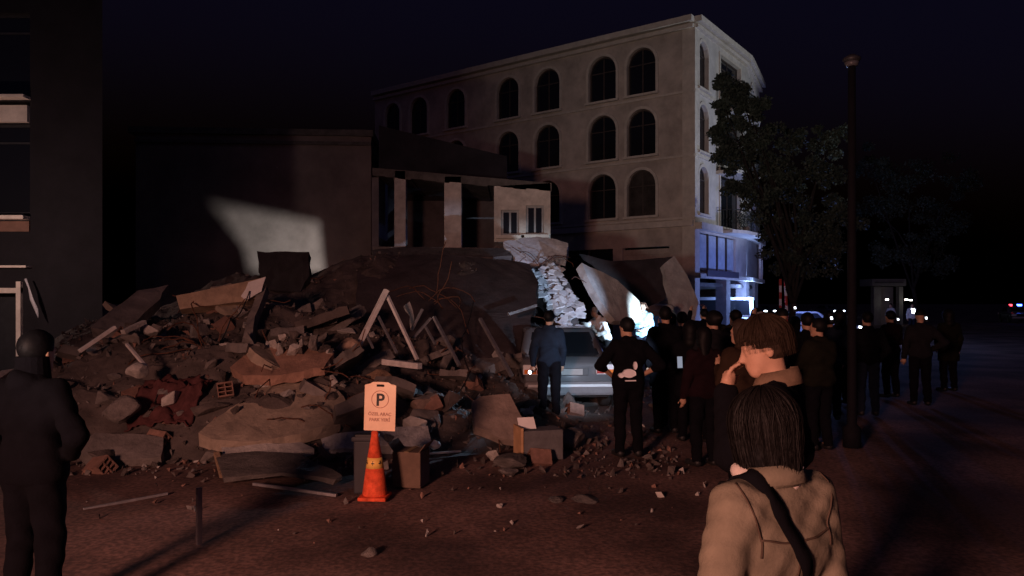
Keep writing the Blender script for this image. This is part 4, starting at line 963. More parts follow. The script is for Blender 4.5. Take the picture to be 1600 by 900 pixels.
#@PEOPLE@
# ================================================================= people
def surfnet(F, org, h):
    s = F < 0
    nx, ny, nz = F.shape
    c = np.zeros((nx - 1, ny - 1, nz - 1), np.uint8)
    for i in (0, 1):
        for j in (0, 1):
            for k in (0, 1): c += s[i:nx - 1 + i, j:ny - 1 + j, k:nz - 1 + k]
    act = (c > 0) & (c < 8); idx = np.argwhere(act); n = len(idx)
    vid = np.full(c.shape, -1, np.int64); vid[act] = np.arange(n)
    acc = np.zeros((n, 3)); cnt = np.zeros(n)
    cor = np.array([(i, j, k) for i in (0, 1) for j in (0, 1) for k in (0, 1)])
    vals = [F[idx[:, 0] + a, idx[:, 1] + b, idx[:, 2] + d] for a, b, d in cor]
    for p in range(8):
        for q in range(p + 1, 8):
            if np.abs(cor[p] - cor[q]).sum() != 1: continue
            v0, v1 = vals[p], vals[q]; m = (v0 < 0) != (v1 < 0)
            t = v0[m] / (v0[m] - v1[m]); acc[m] += cor[p] + t[:, None] * (cor[q] - cor[p]); cnt[m] += 1
    V = (idx + acc / cnt[:, None]) * h + org
    Q = []
    for ax in range(3):
        sl0 = [slice(None)] * 3; sl1 = [slice(None)] * 3; sl0[ax] = slice(0, -1); sl1[ax] = slice(1, None)
        ch = s[tuple(sl0)] != s[tuple(sl1)]
        e = np.argwhere(ch); b, d = [a for a in range(3) if a != ax]
        ok = (e[:, b] > 0) & (e[:, d] > 0) & (e[:, b] < F.shape[b] - 1) & (e[:, d] < F.shape[d] - 1); e = e[ok]
        def g(db, dd):
            q = e.copy(); q[:, b] -= db; q[:, d] -= dd; return vid[q[:, 0], q[:, 1], q[:, 2]]
        f = np.stack([g(0, 0), g(1, 0), g(1, 1), g(0, 1)], 1); inside = s[e[:, 0], e[:, 1], e[:, 2]]
        flip = inside if ax != 1 else ~inside
        f[flip] = f[flip][:, ::-1]; Q.append(f)
    return V, np.concatenate(Q)

class SDF:
    def __init__(s, lo, hi, h):
        s.h = h; s.lo = np.array(lo, float); n = np.ceil((np.array(hi) - s.lo) / h).astype(int) + 1
        s.ax = [s.lo[i] + h * np.arange(n[i]) for i in range(3)]; s.F = np.full(n, 9.0, np.float32)
    def grid(s, lo, hi, pad):
        sl = []
        for i in range(3):
            a = max(0, int((lo[i] - pad - s.lo[i]) / s.h)); b = min(len(s.ax[i]), int((hi[i] + pad - s.lo[i]) / s.h) + 2); sl.append(slice(a, max(a + 1, b)))
        X, Y, Z = np.meshgrid(*[s.ax[i][sl[i]] for i in range(3)], indexing='ij', sparse=True)
        return tuple(sl), X, Y, Z
    def smin(s, sl, d, k):
        A = s.F[sl]; hh = np.maximum(k - np.abs(A - d), 0) / k; s.F[sl] = np.minimum(A, d) - hh * hh * k * .25
    def cap(s, a, b, ra, rb, k=.03, fy=1.0):
        a, b = np.array(a, float), np.array(b, float); r = max(ra, rb)
        sl, X, Y, Z = s.grid(np.minimum(a, b), np.maximum(a, b), r / min(1, fy) + k + .02)
        ab = b - a; L = max((ab ** 2).sum(), 1e-9)
        t = np.clip(((X - a[0]) * ab[0] + (Y - a[1]) * ab[1] + (Z - a[2]) * ab[2]) / L, 0, 1)
        dy = (Y - a[1] - t * ab[1]) / fy
        d = np.sqrt((X - a[0] - t * ab[0]) ** 2 + dy ** 2 + (Z - a[2] - t * ab[2]) ** 2) - (ra + (rb - ra) * t)
        s.smin(sl, (d * min(1, fy) if fy < 1 else d).astype(np.float32), k)
    def ell(s, c, r, M=None, k=.02, sub=False):
        c = np.array(c, float); R_ = max(r); sl, X, Y, Z = s.grid(c, c, R_ + k + .02)
        x, y, z = X - c[0], Y - c[1], Z - c[2]
        if M is not None:
            x, y, z = (M[0][0] * x + M[1][0] * y + M[2][0] * z, M[0][1] * x + M[1][1] * y + M[2][1] * z, M[0][2] * x + M[1][2] * y + M[2][2] * z)
        q = np.sqrt((x / r[0]) ** 2 + (y / r[1]) ** 2 + (z / r[2]) ** 2); d = ((q - 1) * min(r)).astype(np.float32)
        if sub: s.F[sl] = np.maximum(s.F[sl], -d)
        else: s.smin(sl, d, k)
    def mesh(s, name, m, parent, smooth=True):
        V, Q = surfnet(s.F, s.lo, s.h)
        if np.einsum('ij,ij->i', V[Q[:, 0]], np.cross(V[Q[:, 1]], V[Q[:, 2]])).sum() < 0: Q = Q[:, ::-1]
        me = bpy.data.meshes.new(name); n = len(Q)
        me.vertices.add(len(V)); me.vertices.foreach_set('co', V.ravel()); me.loops.add(4 * n); me.loops.foreach_set('vertex_index', Q.ravel().astype(np.int32))
        me.polygons.add(n); me.polygons.foreach_set('loop_start', np.arange(0, 4 * n, 4)); me.polygons.foreach_set('loop_total', np.full(n, 4)); me.polygons.foreach_set('use_smooth', np.ones(n, bool)); me.update(calc_edges=True); me.validate()
        me.materials.append(m); o = bpy.data.objects.new(name, me); link(o, parent); return o

SKIN = mat('skin', (.42, .25, .17), .6, .1, 20); SKIN2 = mat('skin_pale', (.55, .36, .27), .6, .1, 20)
ARMS = {  # elbow, wrist, direction of the hand; for the right side (x > 0), facing +y
    'down': ((.25, -.03, 1.13), (.26, .05, .88), (-.05, .15, -1)), 'slack': ((.225, -.03, 1.13), (.20, .06, .90), (-.1, .25, -.95)), 'pocket': ((.29, -.06, 1.13), (.21, .07, .95), (-.3, .3, -.9)),
    'phone': ((.24, .02, 1.13), (.10, .27, 1.25), (-.25, .4, .85)), 'cross': ((.25, .08, 1.14), (.0, .23, 1.16), (-1, .1, .06)),
    'hips': ((.39, -.09, 1.17), (.20, .07, 1.03), (-.75, .4, -.4)), 'mouth': ((.24, .14, 1.19), (.07, .20, 1.43), (-.25, -.15, .95)),
    'raise': ((.30, .20, 1.46), (.20, .26, 1.70), (-.3, .1, .95)), 'point': ((.27, .20, 1.28), (.24, .46, 1.33), (-.05, 1, .05)), 'front': ((.25, .05, 1.12), (.08, .25, 1.05), (-.6, .7, -.1))}
def person(label, loc, yaw, H=1.72, L='down', Rr='down', hy=0, hp=0, top=None, legs=None, hair=None, style='short', skin=None, h=.016, hood=False, fat=1.0, stride=.0, lean=0, sleeve=1.0, shoes=None, coat=0):
    s = H / 1.75; skin = skin or SKIN; root = empty('person', loc, yaw, label, 'person')
    rd = random.Random(label); v = lambda p: np.array(p, float) * s
    lo, hi = np.array((-.62, -.42, -.02)) * s, np.array((.62, .62, 1.98)) * s
    up = lambda p: np.array([p[0], p[1] + lean * max(0, p[2] - .95), p[2]]) * s       # lean of the trunk
    sh = {1: up((.175, -.01, 1.415)), -1: up((-.175, -.01, 1.415))}; J = {}
    for sd, nm in ((1, Rr), (-1, L)):
        e, w_, d = ARMS[nm] if isinstance(nm, str) else nm; q = lambda p: up((p[0] * sd, p[1], p[2]))
        dd = np.array([d[0] * sd, d[1], d[2]]); J[sd] = (q(e), q(w_), dd / np.linalg.norm(dd))
    leg = {}
    for sd in (1, -1):
        st = stride * sd; leg[sd] = (v((.092 * sd, 0, .92)), v((.105 * sd, .02 + st * .55, .50)), v((.115 * sd, -.03 + st, .085)), v((.145 * sd, .15 + st, .035)))
    HM = (Matrix.Rotation(hy, 3, 'Z') @ Matrix.Rotation(hp, 3, 'X')); hc = up((0, .02, 1.635)); nb = up((0, .0, 1.53))
    hm = np.array(HM); Hp = lambda p: nb + hm @ (np.array(p) * s + (up((0, .02, 1.635)) - nb))      # head space, origin at the skull centre
    k = .03 * s
    B = SDF(lo, hi, h)
    def torso(S, g, armg, bodyonly=False):
        S.cap(v((-.07, 0, .96)), v((.07, 0, .96)), (.105 * fat + g) * s, (.105 * fat + g) * s, k, .85)
        S.cap(up((-.04, .01, 1.08)), up((.04, .01, 1.08)), (.105 * fat + g) * s, (.105 * fat + g) * s, k, .85)
        S.cap(up((-.075, .0, 1.27)), up((.075, .0, 1.27)), (.115 * fat + g) * s, (.115 * fat + g) * s, k, .82)
        S.cap(up((-.13, -.01, 1.39)), up((.13, -.01, 1.39)), (.062 + g) * s, (.062 + g) * s, k * 1.5)
        S.cap(up((0, -.01, 1.42)), up((0, -.005, 1.47)), (.075 + g * .45) * s, (.058 + g * .35) * s, k)
    def arm(S, g, cut=1.0):
        for sd in (1, -1):
            e, w_, d = J[sd]; S.cap(sh[sd], e, (.052 + g) * s, (.042 + g) * s, k); S.cap(e, e + (w_ - e) * cut, (.042 + g) * s, (.028 + g) * s, k * .6)
    torso(B, 0, 0); arm(B, 0)
    for sd in (1, -1):
        hp_, kn, an, to = leg[sd]; B.cap(hp_, kn, .082 * s, .055 * s, k); B.cap(kn, an, .056 * s, .036 * s, k * .6); B.cap(an, to, .04 * s, .03 * s, k * .5)
        e, w_, d = J[sd]; pal = w_ + d * .055 * s; side = np.cross(d, np.array([0, 0, 1.0]) if abs(d[2]) < .8 else np.array([0, 1.0, 0])); side /= np.linalg.norm(side); nrm = np.cross(side, d)
        if nrm[1] * (1 if d[2] < .3 else -1) < 0: nrm = -nrm
        B.cap(w_, w_ + d * .03 * s, .027 * s, .03 * s, .01); B.cap(pal - side * .02 * s, pal + side * .02 * s, .024 * s, .024 * s, .012); B.cap(w_ + d * .02 * s, pal + d * .02 * s, .028 * s, .03 * s, .01)
        for i, (o_, l_) in enumerate(((-.032, .062), (-.011, .075), (.011, .07), (.032, .055))):
            a = pal + d * .025 * s + side * o_ * s; m_ = a + d * l_ * .55 * s + nrm * .012 * s; B.cap(a, m_, .0098 * s, .0092 * s, .004); B.cap(m_, m_ + d * l_ * .42 * s + nrm * .026 * s, .0092 * s, .0082 * s, .004)
        a = w_ + d * .03 * s - side * .03 * s; m_ = a + d * .03 * s - side * .028 * s + nrm * .012 * s; B.cap(a, m_, .0125 * s, .011 * s, .006); B.cap(m_, m_ + d * .032 * s - side * .004 * s + nrm * .012 * s, .011 * s, .0095 * s, .004)
    # neck and head
    B.cap(up((0, -.01, 1.44)), Hp((0, -.015, -.05)), .056 * s, .052 * s, .02)
    E = lambda c, r, kk=.015, sub=False: B.ell(Hp(c), tuple(x * s for x in r), hm, kk, sub)
    E((0, -.008, .03), (.076, .097, .090)); E((0, .03, -.035), (.062, .066, .085), .025); B.cap(Hp((-.018, .065, -.088)), Hp((.018, .065, -.088)), .026 * s, .026 * s, .02)
    B.cap(Hp((0, .088, .012)), Hp((0, .106, -.028)), .010 * s, .015 * s, .008); B.cap(Hp((-.014, .094, -.032)), Hp((.014, .094, -.032)), .009 * s, .009 * s, .006)
    B.cap(Hp((-.045, .082, .022)), Hp((.045, .082, .022)), .011 * s, .011 * s, .012)
    for sd in (1, -1):
        E((.032 * sd, .098, .001), (.017, .012, .010), .004, True); E((.032 * sd, .082, .001), (.0125, .0125, .0125), .003); E((.078 * sd, -.005, -.005), (.010, .02, .032), .006)
    B.cap(Hp((-.02, .090, -.058)), Hp((.02, .090, -.058)), .0085 * s, .0085 * s, .004); B.cap(Hp((-.016, .088, -.070)), Hp((.016, .088, -.070)), .010 * s, .010 * s, .004)
    # hide the covered skin a little inside the clothes
    B.mesh('body', skin, root)
    # clothes
    fm = 2.6 if h < .01 else 1.3
    fr = [(rd.uniform(14, 34) * fm, rd.uniform(14, 34) * fm, rd.uniform(10, 26) * fm, rd.uniform(0, 6)) for _ in range(4)]
    def folds(S, amp):
        X, Y, Z = np.meshgrid(*S.ax, indexing='ij', sparse=True); w_ = 0
        for a, b_, c_, ph in fr: w_ = w_ + np.sin(a * X + 3 * np.sin(9 * Z + ph) + ph) * np.sin(b_ * Y + c_ * Z + ph)
        S.F += (amp * w_ / 2).astype(np.float32)
    loose = .004 if h < .01 else 0
    J_ = SDF(lo, hi, h); torso(J_, .022 if loose else .024 + .01 * fat, 0)
    if loose:
        for sd in (1, -1): J_.cap(up((.06 * sd, -.01, 1.45)), up((.16 * sd, -.01, 1.40)), .05 * s, .054 * s, .05)
    if coat:
        J_.cap(v((-.08, 0, .95)), v((-.09, 0, .70)), .13 * s, .14 * s, k, .9); J_.cap(v((.08, 0, .95)), v((.09, 0, .70)), .13 * s, .14 * s, k, .9)
    arm(J_, .027 if loose else .022, .97 * sleeve)
    if hood: J_.ell(up((0, -.085, 1.47)), (.10 * s, .06 * s, .07 * s), None, .03)
    J_.cap(up((-.05, -.02, 1.485)), up((.05, -.02, 1.485)), .052 * s, .052 * s, .02)
    folds(J_, .0034 if loose else .007); X, Y, Z = np.meshgrid(*J_.ax, indexing='ij', sparse=True)
    hem = (.86 - .2 * coat) * s; J_.F = np.maximum(J_.F, hem - Z + .01 * np.sin(30 * X) * np.cos(25 * Y)); ja = J_.mesh('jacket', top, root)
    T = SDF(lo, (hi[0], hi[1], 1.1 * s), h)
    T.cap(v((-.065, 0, .955)), v((.065, 0, .955)), .122 * fat * s, .122 * fat * s, k, .87)
    for sd in (1, -1):
        hp_, kn, an, to = leg[sd]; T.cap(hp_, kn, .104 * s, .078 * s, k); T.cap(kn, an - np.array([0, 0, .0]), .078 * s, .062 * s, k * .6)
    folds(T, .008); X, Y, Z = np.meshgrid(*T.ax, indexing='ij', sparse=True); T.F = np.maximum(np.maximum(T.F, .055 * s - Z), Z - 1.03 * s); T.mesh('trousers', legs, root)
    for sd in (1, -1):
        hp_, kn, an, to = leg[sd]; c_ = (an + to) / 2; S = SDF(c_ - .2, c_ + .2, min(h, .012)); S.cap(an - np.array([0, .02, .025]) * s, to, .05 * s, .042 * s, .02); X, Y, Z = np.meshgrid(*S.ax, indexing='ij', sparse=True); S.F = np.maximum(S.F, .004 - Z)
        S.mesh('shoe', shoes or BLACKP, root)
    # hair or hat
    if hair:
        hh = min(h, .011); A = SDF(hc - .30 * s, hc + .30 * s, hh); e = lambda c, r, kk=.02: A.ell(Hp(c), tuple(x * s for x in r), hm, kk)
        g = .014 if style == 'short' else .024
        e((0, -.012, .036), (.076 + g, .098 + g, .092 + g))
        if style in ('bob', 'long'):
            e((0, -.03, -.03), (.086, .08, .105)); e((.058, -.012, -.05), (.034, .055, .085)); e((-.058, -.012, -.05), (.034, .055, .085))
            if style == 'long': A.cap(Hp((0, -.07, -.05)), Hp((0, -.10, -.22)), .085 * s, .05 * s, .03, .7)
        if style == 'hood': e((0, -.02, .01), (.108, .125, .125)); A.cap(Hp((0, -.03, -.06)), up((0, -.03, 1.47)), .095 * s, .11 * s, .04)
        if style == 'bun': e((0, -.12, .05), (.045, .045, .045))
        X, Y, Z = np.meshgrid(*A.ax, indexing='ij', sparse=True); hcn = Hp((0, 0, 0)); x, y, z = X - hcn[0], Y - hcn[1], Z - hcn[2]
        lx = hm[0][0] * x + hm[1][0] * y + hm[2][0] * z; ly = hm[0][1] * x + hm[1][1] * y + hm[2][1] * z; lz = hm[0][2] * x + hm[1][2] * y + hm[2][2] * z
        face = np.maximum(.045 * s - ly + .25 * np.abs(lx) * 0, lz - .072 * s)                       # inside the face where negative
        if style == 'short': face = np.minimum(face, np.maximum(.005 * s - ly, lz - .01 * s)); face = np.minimum(face, lz + .055 * s)
        elif style == 'bun': face = np.minimum(face, lz + .06 * s)
        elif style == 'bob': face = np.minimum(face, lz + .135 * s)
        if style == 'hood': face = np.maximum(.06 * s - ly, lz - .075 * s)
        if style == 'cap': face = np.minimum(face, lz - .03 * s)
        A.F += (.0022 * np.sin(260 * lx + 25 * np.sin(14 * lz)) * np.sin(210 * ly + 4)).astype(np.float32)
        A.F = np.maximum(A.F, -face).astype(np.float32)
        ho = A.mesh('cap' if style == 'cap' else 'hair', hair, root)
        if style == 'cap':
            b = MB(); q = [Hp((x_, .085 + .075 * (1 - (x_ / .08) ** 2), .04)) for x_ in np.linspace(-.08, .08, 9)] + [Hp((.08, .06, .045)), Hp((-.08, .06, .045))][::1]; b.prism([Vector(p) for p in q], (0, 0, .008)); b.build('peak', hair, ho)
    root['wr'] = [float(x) for x in J[1][1]]
    return root, J, s, up, v, Hp
def place(px, Y, z=0): return (W(px, 0, Y).x, Y, z)
def fabric(n, c, r=.95): return mat('cloth_' + n, c, r, .2, 9, .3, bscale=60, spec=.08)
BLK = fabric('black', (.004, .004, .006)); NVY = fabric('navy', (.007, .009, .018)); GRY = fabric('grey', (.012, .012, .015)); BRN = fabric('brown', (.03, .018, .012)); JEAN = fabric('jeans', (.012, .016, .03)); BEI = fabric('beige', (.165, .145, .108)); SLT = fabric('slate', (.012, .017, .028)); LBL = fabric('light_blue', (.35, .60, .75)); WHT = fabric('white', (.65, .66, .68)); OLV = fabric('olive', (.010, .010, .007)); RED_ = fabric('maroon', (.012, .005, .007)); GRN = fabric('dark_green', (.008, .014, .01))
HBLK = mat('hair_black', (.004, .004, .005), .6, .3, 60, spec=.15); HBRN = mat('hair_brown', (.03, .018, .012), .6, .3, 60); HGRY = mat('hair_grey', (.25, .24, .23), .6, .3, 60)

# --- left dark figure, man at the car, man with the emblem
lp = person('person in black coat standing dark at the left edge with back turned', place(52, 4.3), R(-14), 1.71, 'pocket', 'hips', 0, -.1, BLK, BLK, HBLK, 'short', h=.013, fat=1.12, hood=True)
b = MB()
for a in range(18):
    t0, t1 = 2 * math.pi * a / 18, 2 * math.pi * (a + 1) / 18; q = lambda t, z, r: Vector(lp[3]((math.sin(t) * r, math.cos(t) * r * .95 - .005, z)))
    b.add([q(t0, 1.44, .105), q(t1, 1.44, .105), q(t1, 1.615, .088), q(t0, 1.615, .088)], [(0, 1, 2, 3)])
b.build('collar', BLK, lp[0], True)
m1, J1, s1, up1, v1, Hp1 = person('man in slate jacket standing right behind the silver car', place(858, 11.8), R(-6), 1.73, 'down', 'slack', R(-10), 0, SLT, BLK, HBLK, 'short', h=.013, fat=.88)
em, J, s, up, v, Hp = person('man with white emblem on the back of his black shirt, hands on hips', place(982, 9.0), R(6), 1.68, 'hips', 'hips', R(25), -.1, BLK, BLK, HBLK, 'short', h=.012, sleeve=.35, fat=1.05)
refl = mat('reflective_print', (.85, .85, .88), .4, .05, 10)
for nm, c, r in (('emblem', (-.035, 1.075), (.085, .055)), ('emblem_tail', (-.135, 1.05), (.035, .03)), ('emblem_stroke', (.045, 1.17), (.022, .05))):
    b = MB(); n = 14; b.prism([Vector((c[0] + r[0] * math.cos(6.283 * i / n) * (1 + .12 * math.sin(3 * i)), -.178, c[1] + r[1] * math.sin(6.283 * i / n))) * s for i in range(n)], (0, .045, 0)); b.build(nm, refl, em)
b = MB(); b.box(Vector((-.02, -.17, .985)) * s, (.13, .03, .012)); b.build('emblem_bar', refl, em)
# --- crowd between the car and the woman
mid = [
 ('stout person in dark coat right of the man with the emblem', 1048, 11.2, 8, 1.70, 'cross', 'cross', 0, BLK, BLK, HBLK, 'short', 1.15, 1),
 ('person in navy jacket with head tilted, middle of the dark crowd', 1066, 11.6, -12, 1.71, 'pocket', 'phone', 10, NVY, BLK, HBLK, 'short', 1.0, 0),
 ('short person in maroon top at the front of the dark crowd', 1100, 8.5, 14, 1.58, 'down', 'front', -20, RED_, BLK, HBLK, 'long', 1.05, 0),
 ('person in dark grey hooded top behind the brown coated one', 1182, 14.2, 4, 1.73, 'cross', 'pocket', -8, GRY, BLK, HBLK, 'hood', 1.0, 0),
 ('brown haired person in brown coat left behind the foreground woman', 1160, 7.4, 20, 1.69, 'phone', 'front', 25, BRN, BLK, HBRN, 'long', 1.05, 1),
 ('person in olive jacket directly behind the crowd before the white van', 1148, 13.2, -25, 1.72, 'down', 'pocket', 0, OLV, JEAN, HBLK, 'short', 1.0, 0),
 ('person in dark green jacket with grey hair near the barrier arms', 1190, 12.4, 30, 1.70, 'cross', 'cross', 15, GRN, BLK, HGRY, 'short', 1.05, 0),
 ('tall person in black jacket standing below the raised barrier arms', 1222, 11.0, -5, 1.76, 'pocket', 'down', 5, BLK, BLK, HBLK, 'cap', 1.0, 0),
 ('broad person in black coat right of the barrier arms', 1262, 10.2, 12, 1.72, 'down', 'down', -10, BLK, BLK, HBLK, 'short', 1.2, 1),
 ('slim person in slate top before the car with bluish headlights', 1296, 11.8, -18, 1.69, 'hips', 'pocket', 0, SLT, BLK, HBLK, 'bun', .95, 0),
 ('person in navy coat standing left of the slim lamp pole', 1312, 13.6, 8, 1.71, 'cross', 'phone', 0, NVY, BLK, HBLK, 'hood', 1.0, 1),
 ('dark person in jeans standing right of the slim lamp pole', 1356, 12.2, -8, 1.70, 'pocket', 'pocket', 12, BLK, JEAN, HBLK, 'short', 1.0, 0),
 ('dark person in maroon jacket below the pale gatehouse', 1392, 14.5, 16, 1.69, 'down', 'phone', 0, RED_, BLK, HBLK, 'short', 1.0, 0),
 ('dark person in grey jacket right of the gatehouse lights', 1438, 13.4, -12, 1.72, 'down', 'hips', -15, GRY, BLK, HBLK, 'cap', 1.0, 0),
 ('tall person in black coat squeezed between the emblem man and the navy jacket', 1040, 10.6, 5, 1.80, 'pocket', 'cross', -15, BLK, BLK, HBLK, 'short', 1.1, 1),
 ('small person in black hooded coat in the thick of the dark crowd', 1078, 10.0, -8, 1.60, 'front', 'front', 10, BLK, BLK, HBLK, 'hood', 1.05, 1),
 ('person in dark grey coat behind the short maroon one', 1116, 9.9, 10, 1.74, 'cross', 'pocket', 20, GRY, BLK, HBLK, 'bun', 1.0, 1),
 ('person in black raising a phone above the crowd right of the van', 1204, 13.4, 15, 1.68, 'raise', 'pocket', 0, BLK, BLK, HBLK, 'short', 1.0, 0),
 ('short person in navy coat half hidden behind the black cap wearer', 1242, 12.2, -20, 1.62, 'front', 'phone', 0, NVY, BLK, HBLK, 'long', 1.0, 1),
 ('heavy person in olive jacket between the broad black coat and the slate top', 1280, 9.4, 18, 1.66, 'cross', 'cross', 25, OLV, BLK, HBLK, 'short', 1.25, 0),
 ('rightmost dark person of the crowd, in an olive coat', 1482, 15.5, 5, 1.70, 'pocket', 'down', 0, OLV, BLK, HBLK, 'hood', 1.05, 1)]
for lb_, px, Y, yw, H, l_, r_, hy, tp, lg, hr, st, ft, ct in mid:
    person(lb_, place(px, Y), R(yw), H, l_, r_, R(hy), 0, tp, lg, hr, st, fat=ft, coat=ct)
# --- further back, near the leaning slabs
person('brightly lit man in light blue shirt with hands held in front', place(1005, 18.6, .12), R(150), 1.74, 'front', 'cross', R(8), -.1, LBL, JEAN, HBLK, 'short', SKIN2)
person('brightly lit person in white shirt bending by the leaning slab', place(946, 18.4, .05), R(120), 1.70, 'front', 'point', 0, -.3, WHT, GRY, HGRY, 'short', SKIN2, lean=.45)
person('grey haired person in dim pale shirt beside the tilted grey slab', place(1048, 19.2, .05), R(60), 1.74, 'phone', 'front', R(20), -.1, GRY, BLK, HGRY, 'short', SKIN2)
person('person in black holding both arms up to film the ruins', place(1100, 16.8), R(20), 1.70, 'raise', 'raise', 0, .1, BLK, BLK, HBLK, 'short')
person('far person in white shirt lit up near the gatehouse lamps', place(1425, 42), R(170), 1.74, 'front', 'down', 0, 0, WHT, JEAN, HBLK, 'short', h=.024)
person('far person in pale grey walking left of the white shirted one', place(1392, 44), R(120), 1.72, 'down', 'front', 0, 0, fabric('pale_grey', (.4, .4, .42)), JEAN, HBLK, 'short', h=.024, stride=.15)
def phone(label, px, py, Y, tgt, power, angle):
    q = W(px, py, Y); d = (Vector(tgt) - q).normalized(); t = empty('mobile_phone', q, 0, label, 'phone'); x = d.cross(Vector((0, 0, 1))).normalized(); u = x.cross(d); M = Matrix((x, d, u)).transposed()
    b = MB(); b.box((0, 0, 0), (.074, .009, .15), M); b.build('phone_body', BLACKP, t, bevel=.003); b = MB(); b.box(d * .0055 + u * .05 - x * .02, (.012, .002, .012), M); b.build('lamp_lens', mat('phone_lens', (1, 1, 1), .2, 0, emis=(.8, .9, 1), es=20), t)
    b = MB(); b.box(-d * .0055, (.066, .002, .138), M); b.build('screen', mat('phone_screen', (.02, .02, .03), .2, 0, emis=(.5, .55, .7), es=.5), t)
    lamp('phone_light', 'SPOT', q + d * .03 + u * .05, power, (.62, .78, 1), .015, tgt, angle, .7)
phone('lit mobile phone held by the short person in maroon', 1062, 566, 8.95, (.9, 13.0, .8), 460, 38)
for lb_, px, py, Y, em_ in (('small lit phone raised above the crowd left of the gatehouse', 1242, 481, 12.6, 5), ('small lit phone glowing at the right of the bluish headlights', 1299, 497, 11.3, 8), ('small lit phone glowing below the gatehouse', 1403, 499, 14, 5), ('small lit phone glowing right of the gatehouse', 1447, 497, 13, 8), ('bright white phone lamp beside the gatehouse pillar', 1427, 486, 30, 16)):
    q = W(px, py, Y); b = MB(); b.box((0, 0, 0), (.074, .009, .14), (R(-15), 0, R(12))); o = b.build('mobile_phone', BLACKP, bevel=.003); o.location = q; tag(o, lb_, 'phone'); sc_ = .10 if Y < 20 else .5
    b = MB(); b.box((0, -.008, 0), (.035 if Y < 20 else .16, .004, .035 if Y < 20 else .2), (R(-15), 0, R(12))); b.build('screen', mat('lit_screen_%d' % em_, (.9, .95, 1), .3, 0, emis=(.85, .92, 1), es=em_), o)
# torch holders
th, J, s, up, v, Hp = person('man in black jacket stretching out a torch towards the ruins', place(1150, 11.5), R(22), 1.74, 'down', 'point', 0, 0, BLK, BLK, HBLK, 'short')
def torch(label, root, w_, d_, power, angle, color, tgt, blend=.6):
    M = Matrix.Rotation(root.rotation_euler.z, 3, 'Z'); p = Vector(root.location) + M @ Vector(w_); d = (Vector(tgt) - p).normalized(); p = p + (M @ Vector(d_)) * .09
    t = empty('hand_torch', p, 0, label, 'torch'); b = MB(); b.tube(-d * .08, d * .06, .017, n=12); b.build('grip', BLACKP, t, True)
    b = MB(); b.tube(d * .06, d * .11, .019, .032, n=14); hd = b.build('head', STEEL, t, True)
    b = MB(); b.tube(d * .108, d * .1125, .028, n=14); b.build('lens', mat('torch_lens', (1, 1, 1), .2, 0, emis=(.75, .87, 1), es=20), hd)
    lamp('torch_light', 'SPOT', p + d * .16, power, color, .03, tgt, angle, blend)
torch('lit hand torch held out by the man in black jacket', th, J[1][1], J[1][2], 1250, 21, (.50, .66, 1), (.98, 17.7, 2.1))
torch('lit hand torch in the left hand of the man behind the car', m1, J1[-1][1], J1[-1][2], 110, 44, (.5, .72, 1), (-1.5, 9.2, .2))
th2, J, s, up, v, Hp = person('woman in grey jacket shining a torch at the men by the slabs', place(1120, 15.2), R(30), 1.66, 'down', 'point', 0, 0, GRY, BLK, HBLK, 'bun')
torch('lit hand torch held by the woman in grey jacket', th2, J[1][1], J[1][2], 1900, 40, (.62, .82, 1), (2.85, 18.6, 1.4))

# --- the two near figures
p8 = person('brown haired person in black jacket facing left behind the foreground woman', place(1212, 3.35), R(62), 1.81, 'mouth', 'pocket', R(18), -.25, BLK, BLK, HBRN, 'short', SKIN, h=.009, fat=1.0)
def stand_collar(root, up_, m):
    b = MB(); n = 26; rings = []
    for k in range(n):
        t = 2 * math.pi * k / n; rings.append([Vector(up_((math.sin(t) * r_, math.cos(t) * r_ * .95 - .008, z_ - .02 * math.cos(t)))) for r_, z_ in ((.080, 1.455), (.086, 1.475), (.083, 1.50), (.080, 1.53), (.088, 1.535), (.103, 1.50), (.115, 1.465))])
    m_ = len(rings[0]); b.add([p for r_ in rings for p in r_], [(k * m_ + q, k * m_ + q + 1, ((k + 1) % n) * m_ + q + 1, ((k + 1) % n) * m_ + q) for k in range(n) for q in range(m_ - 1)])
    o = b.build('collar', m, root, True); o.modifiers.new('s', 'SOLIDIFY').thickness = .006
stand_collar(p8[0], p8[3], fabric('tan', (.16, .11, .075)))
fw, J, s, up, v, Hp = person('woman with black bob hair and beige jacket in the right foreground, seen from behind', place(1205, 2.27), R(26), 1.60, 'pocket', 'slack', R(14), -.12, BEI, JEAN, HBLK, 'bob', SKIN2, h=.0075, fat=1.14)
fw_root = fw
# scarf
b = MB(); n = 28; rings = []
for i in range(n):
    t = 2 * math.pi * i / n; wv = .012 * math.sin(5 * t); c_ = Vector(up((math.sin(t) * (.075 + wv), math.cos(t) * (.085 + wv) + .03, 1.49 + .012 * math.cos(t)))); rr = .026 + .006 * math.sin(3 * t + 1); tn = Vector((math.cos(t), -math.sin(t), 0)); nr = Vector((math.sin(t), math.cos(t), 0))
    rings.append([c_ + nr * rr * math.cos(a) + Vector((0, 0, 1)) * rr * 1.2 * math.sin(a) for a in [2 * math.pi * k / 10 for k in range(10)]])
vs = [p for r in rings for p in r]; b.add(vs, [(i * 10 + k, i * 10 + (k + 1) % 10, ((i + 1) % n) * 10 + (k + 1) % 10, ((i + 1) % n) * 10 + k) for i in range(n) for k in range(10)])
b.build('scarf', fabric('pale_scarf', (.52, .46, .42)), fw, True)
